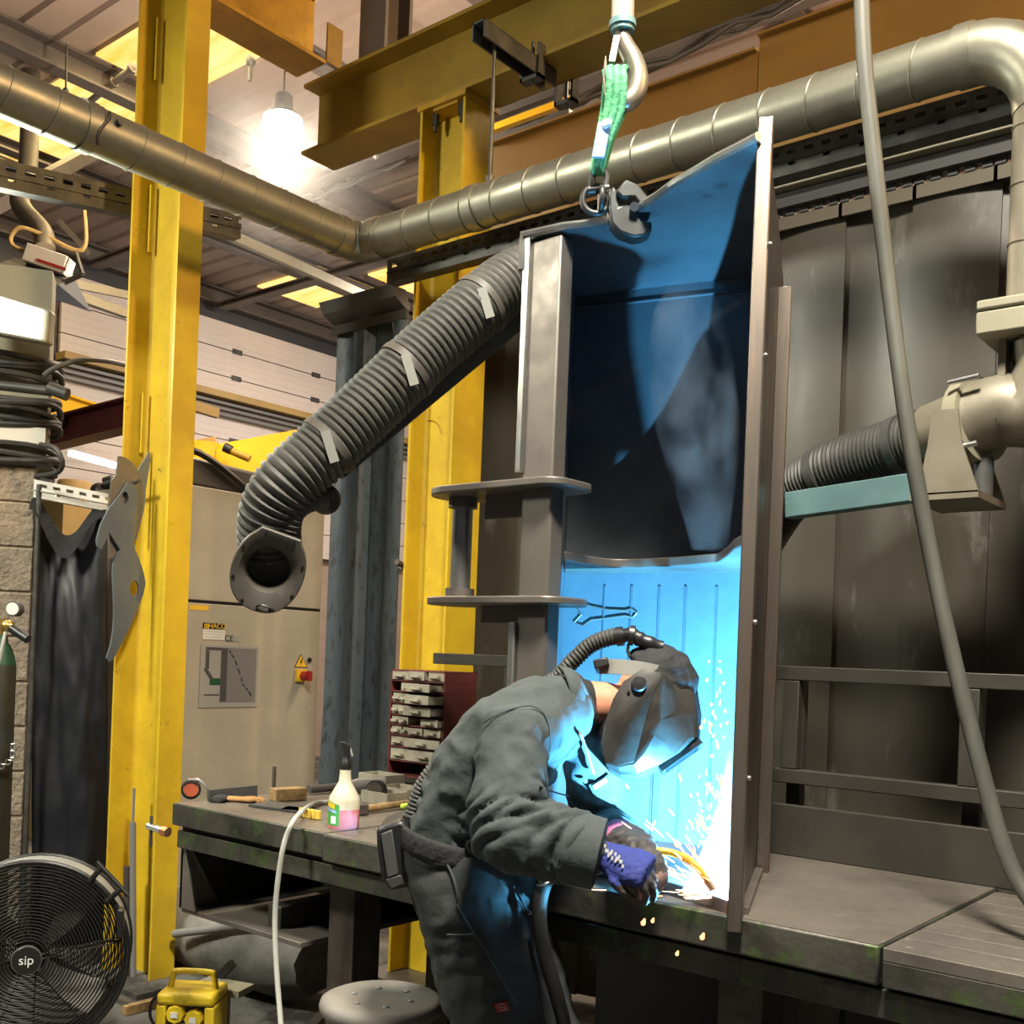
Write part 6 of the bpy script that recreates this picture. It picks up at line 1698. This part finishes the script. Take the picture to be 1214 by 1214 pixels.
vs_, ns_, fs_ = remesh([capsule(ckp, [.052, .056, .052, .055, .050, .050])], .006, 2)
vs_ = along_folds(vs_, ns_, ckp[0], ckp[-1], .006, 140, .6, .2, 2)
MB().add(vs_, fs_).build('pink_cuff', M['pink'], person, smooth=180, fixn=False, label='pink knitted cuff')

# ---- torch and its cable (held, so things of their own)
tz_ = thing('welding_torch', 'welding torch with yellow bent neck held at the weld', 'welding torch', J(800, 1020, 2.52))
tp = smooth_path([J(758, 1011, 2.55), J(770, 1010, 2.545), J(785, 1009, 2.535), J(803, 1013, 2.53), J(820, 1022, 2.525), J(832, 1034, 2.52), J(837, 1042, 2.52)], 6)
MB().tube(tp, .0088, 14).build('torch_neck', M['gold'], tz_)
MB().cyl(J(836, 1040, 2.52), J(846, 1055, 2.515), .0105, n=14).build('nozzle', M['copper'], tz_)
MB().cyl(J(846, 1055, 2.515), J(851, 1060, 2.515), .0012, n=6).build('wire_tip', M['copper'], tz_)
MB().tube([J(734, 1018, 2.58), J(750, 1012, 2.56), J(766, 1010, 2.545)], [.016, .018, .014], 14).build('handle', M['black'], tz_)
tcab = smooth_path([J(734, 1018, 2.58), J(700, 1030, 2.58), J(668, 1036, 2.60), J(650, 1042, 2.64), J(641, 1065, 2.64), J(640, 1100, 2.64), J(648, 1140, 2.66), J(660, 1180, 2.68), J(672, 1230, 2.74), J(690, 1330, 2.8)], 6)
MB().tube(tcab, .0185, 14).build('torch_cable', M['rubber'], tz_)
for q in (J(651, 1036, 2.635), J(648, 1041, 2.635), J(645.5, 1046, 2.635)): MB().torus(q, (RV * .5 - UP), .0195, .0028, 20, 6).build('cable_ring', M['chrome'], tz_)

# ================================================================== ARC, SPARKS, SMOKE
A0 = at(861, 1062, z=.959)
arc = thing('welding_arc', 'blinding blue white welding arc at the foot of the right side plate', 'welding arc', A0)
MB().sphere(A0, .0065, 14, 10).build('arc_core', M['arc'], arc)
random.seed(11)
sp = MB(); sh2 = MB()
def streak(mb, p, d, L, r):
    d = d.normalized(); mb.tube([p - d * L / 2, p - d * L * .2, p + d * L / 2], [r * .5, r, r * .35], 6)
for i in range(150):
    t = random.random() ** 1.25
    px = 861 - 4 * random.random() - abs(random.gauss(0, 1)) * (22 + 14 * t)
    py = 1050 - 265 * t ** 1.15 + random.gauss(0, 8)
    if px < 742 or (px < 836 and py < 905): continue
    p = J(px, py, random.uniform(2.40, 2.62))
    d = p - A0 + V((random.gauss(0, .05), random.gauss(0, .05), random.gauss(0, .05)))
    streak(sp if random.random() < .7 else sh2, p, d, random.uniform(.006, .026) * (1.3 - t * .6), random.uniform(.0014, .0032))
for i in range(120):
    a = random.uniform(-.15, 1.35); r = abs(random.gauss(0, .11)) + .015
    dv = (-RV * math.cos(a) + UP * math.sin(a) + FV * random.uniform(-.5, .3))
    p = A0 + dv.normalized() * r
    if p.z < BT + .02: p.z = BT + .02 + random.random() * .015
    streak(sh2 if random.random() < .6 else sp, p, p - A0, random.uniform(.015, .06), random.uniform(.0009, .0020))
for px, py, r in ((647, 0, 0),): pass
for px, py in ((703, 0),): pass
extra = [(831, 862, .0035), (838, 806, .003), (845, 845, .003), (858, 810, .003), (862, 857, .003), (846, 872, .003), (776, 975, .003), (743, 931, .002), (745, 934, .002), (835, 855, .0035)]
for px, py, r in extra: p = J(px, py, 2.5); streak(sp, p, UP + RV * .3, r * 3, r)
solid(sp, 'spark_spray', M['spark'], 'orange sparks spraying up from the welding arc', 'sparks', kind='stuff', smooth=180)
solid(sh2, 'spark_spray', M['spark_hot'], 'white hot sparks fanning out close round the welding arc', 'sparks', kind='stuff', smooth=180)
for px, py, r, l in ((763, 1093, .006, 'glowing orange ember falling in front of the bench below the gauntlet'), (774, 1091, .0045, 'fainter orange ember just right of the ember below the gauntlet'), (833, 1110, .006, 'glowing orange ember falling below the welding arc'), (803, 1130, .0045, 'lowest glowing orange ember in front of the bench')):
    p = J(px, py, 2.36); mb = MB(); streak(mb, p, UP + RV * .35, r * 2.6, r)
    solid(mb, 'ember', M['spark'], l, 'ember', 'embers falling from the bench', smooth=180)

# smoke: a real wisp of fume inside the fabrication, plus a volume shaped as the arc's glare
def smoke_mat(name, dens, scale, seed, thr0, thr1, col):
    m = bpy.data.materials.new(name); m.use_nodes = True
    nt = m.node_tree; nt.nodes.clear(); N, L = nt.nodes, nt.links
    o = N.new('ShaderNodeOutputMaterial'); pv = N.new('ShaderNodeVolumeScatter'); pv.inputs['Color'].default_value = (*col, 1); pv.inputs['Anisotropy'].default_value = .1
    tc = N.new('ShaderNodeTexCoord'); mp = N.new('ShaderNodeMapping'); mp.inputs['Scale'].default_value = (1, 1, .62); mp.inputs['Location'].default_value = (seed, seed * 1.3, 0)
    nz = N.new('ShaderNodeTexNoise'); nz.inputs['Scale'].default_value = scale; nz.inputs['Detail'].default_value = 4; nz.inputs['Distortion'].default_value = .6
    mr = N.new('ShaderNodeMapRange'); mr.inputs[1].default_value = thr0; mr.inputs[2].default_value = thr1; mr.inputs[3].default_value = 0; mr.inputs[4].default_value = dens
    L.new(tc.outputs['Object'], mp.inputs[0]); L.new(mp.outputs[0], nz.inputs['Vector']); L.new(nz.outputs['Fac'], mr.inputs[0]); L.new(mr.outputs[0], pv.inputs['Density']); L.new(pv.outputs[0], o.inputs['Volume'])
    return m
rg_ = []
for px, py, d, rx, ry in ((842, 652, 2.60, .045, .05), (838, 610, 2.61, .06, .06), (832, 550, 2.64, .09, .08), (824, 490, 2.68, .11, .10), (818, 430, 2.72, .11, .11), (816, 370, 2.76, .09, .10), (820, 330, 2.78, .05, .06)):
    c = J(px, py, d); rg_.append([c + RV * rx * math.cos(2 * PI * k / 20) + FV * ry * math.sin(2 * PI * k / 20) for k in range(20)])
solid(MB().loft(rg_), 'smoke', smoke_mat('welding fume', .8, 8, 3, .42, .64, (.75, .88, 1)), 'thin blue lit smoke drifting up above the middle shelf of the fabrication', 'smoke', kind='stuff', smooth=180)
gl_ = [];
for px, py, d, rx, ry in ((846, 1070, 2.57, .06, .04), (846, 1056, 2.57, .075, .05), (851, 1025, 2.57, .05, .05), (857, 985, 2.56, .032, .03), (862, 940, 2.55, .016, .018), (866, 890, 2.54, .006, .008)):
    c = J(px, py, d); gl_.append([c + RV * (rx * math.cos(2 * PI * k / 16)) + FV * ry * math.sin(2 * PI * k / 16) for k in range(16)])
GLARE_FUME = (gl_,)
solid(MB().loft(gl_), 'glare_fume', smoke_mat('dense glare fume', 13, 16, 1, .30, .62, (.92, .96, 1)), 'dense fume volume shaped as the arc glare along the side plate', 'smoke', kind='stuff', smooth=180)  # volume shaped to give the glare round the arc

# ================================================================== LIGHTS
def light(name, kind, loc, energy, col, size=.1, target=None, size_y=None, spread=None, spot=None):
    l = bpy.data.lights.new(name, kind); l.energy = energy; l.color = col
    o = bpy.data.objects.new(name, l); COL.objects.link(o); o.location = V(loc)
    if kind == 'AREA':
        l.size = size
        if size_y: l.shape = 'RECTANGLE'; l.size_y = size_y
        if spread: l.spread = spread
    else: l.shadow_soft_size = size
    if kind == 'SPOT' and spot: l.spot_size = spot; l.spot_blend = .6
    if target is not None: o.rotation_euler = (V(target) - V(loc)).to_track_quat('-Z', 'Y').to_euler()
    return o
light('arc_light', 'POINT', A0 + UP * .013, 1200, (.12, .55, 1.0), .006)
light('overhead_lamp', 'AREA', (-.5, 1.0, 5.1), 205, (1, .93, .78), .6, (-1.3, 2.3, .9), spread=math.radians(105))
light('overhead_lamp', 'AREA', (-4.5, -.5, 4.0), 105, (1, .97, .80), .6, (-3.5, 2.7, .6), spread=math.radians(120))
light('overhead_lamp', 'AREA', (-2.9, 6.2, 5.3), 160, (1, .74, .46), .8, (-3.2, 5.6, 0))
light('overhead_lamp', 'AREA', (-7.6, 8.5, 5.3), 220, (1, .9, .80), .8, (-9.5, 8.6, 1))
light('overhead_lamp', 'AREA', (2.4, 3.4, 4.9), 50, (1, .62, .28), .5, (-3.4, 3.7, 3.6), spread=math.radians(70))
light('high_bay_light', 'POINT', lp - UP * .22, 330, (1, .80, .58), .12)
light('roof_fill', 'POINT', (-1.2, 6.6, 4.7), 200, (1, .66, .42), .15)  # unseen point added to brighten the right part of the roof
light('flood_light', 'AREA', cc + fo * .10, 55, (.95, 1, .82), .3, cc + fo * 2 , .12)
for a, b, c, d, l in sky[:3]:
    light('skylight_glow', 'AREA', ((a + b) / 2, (c + d) / 2, RZ - .05), 22, (1, .78, .38), b - a, ((a + b) / 2, (c + d) / 2, 0), d - c)
w = bpy.data.worlds.new('world'); S.world = w; w.use_nodes = True
w.node_tree.nodes['Background'].inputs[0].default_value = (.80, .82, .88, 1)
w.node_tree.nodes['Background'].inputs[1].default_value = .08
S.view_settings.view_transform = 'Standard'; S.view_settings.look = 'None'; S.view_settings.gamma = 1; S.view_settings.use_curve_mapping = False
S.view_settings.exposure = .0
S.cycles.max_bounces = 8; S.cycles.volume_bounces = 0; S.cycles.volume_step_rate = 1.0; S.cycles.volume_max_steps = 128
S.cycles.sample_clamp_indirect = 4; S.cycles.use_denoising = True
hz_m = bpy.data.materials.new('workshop haze'); hz_m.use_nodes = True
nt = hz_m.node_tree; nt.nodes.clear(); N, L = nt.nodes, nt.links
o = N.new('ShaderNodeOutputMaterial'); pv = N.new('ShaderNodeVolumeScatter'); pv.inputs['Color'].default_value = (.9, .93, 1, 1)
tc = N.new('ShaderNodeTexCoord'); ln = N.new('ShaderNodeVectorMath'); ln.operation = 'LENGTH'
sb2 = N.new('ShaderNodeVectorMath'); sb2.operation = 'SUBTRACT'; sb2.inputs[1].default_value = (0, 0, .9)
mr = N.new('ShaderNodeMapRange'); mr.inputs[1].default_value = .05; mr.inputs[2].default_value = .9; mr.inputs[3].default_value = .10; mr.inputs[4].default_value = 0
L.new(tc.outputs['Object'], sb2.inputs[0]); L.new(sb2.outputs[0], ln.inputs[0]); L.new(ln.outputs['Value'], mr.inputs[0]); L.new(mr.outputs[0], pv.inputs['Density']); L.new(pv.outputs[0], o.inputs['Volume'])
solid(MB().sphere(lp - UP * .06, .9, 24, 16), 'haze', hz_m, 'pale smoky haze glowing around the high bay lamp', 'haze', kind='stuff', smooth=180)
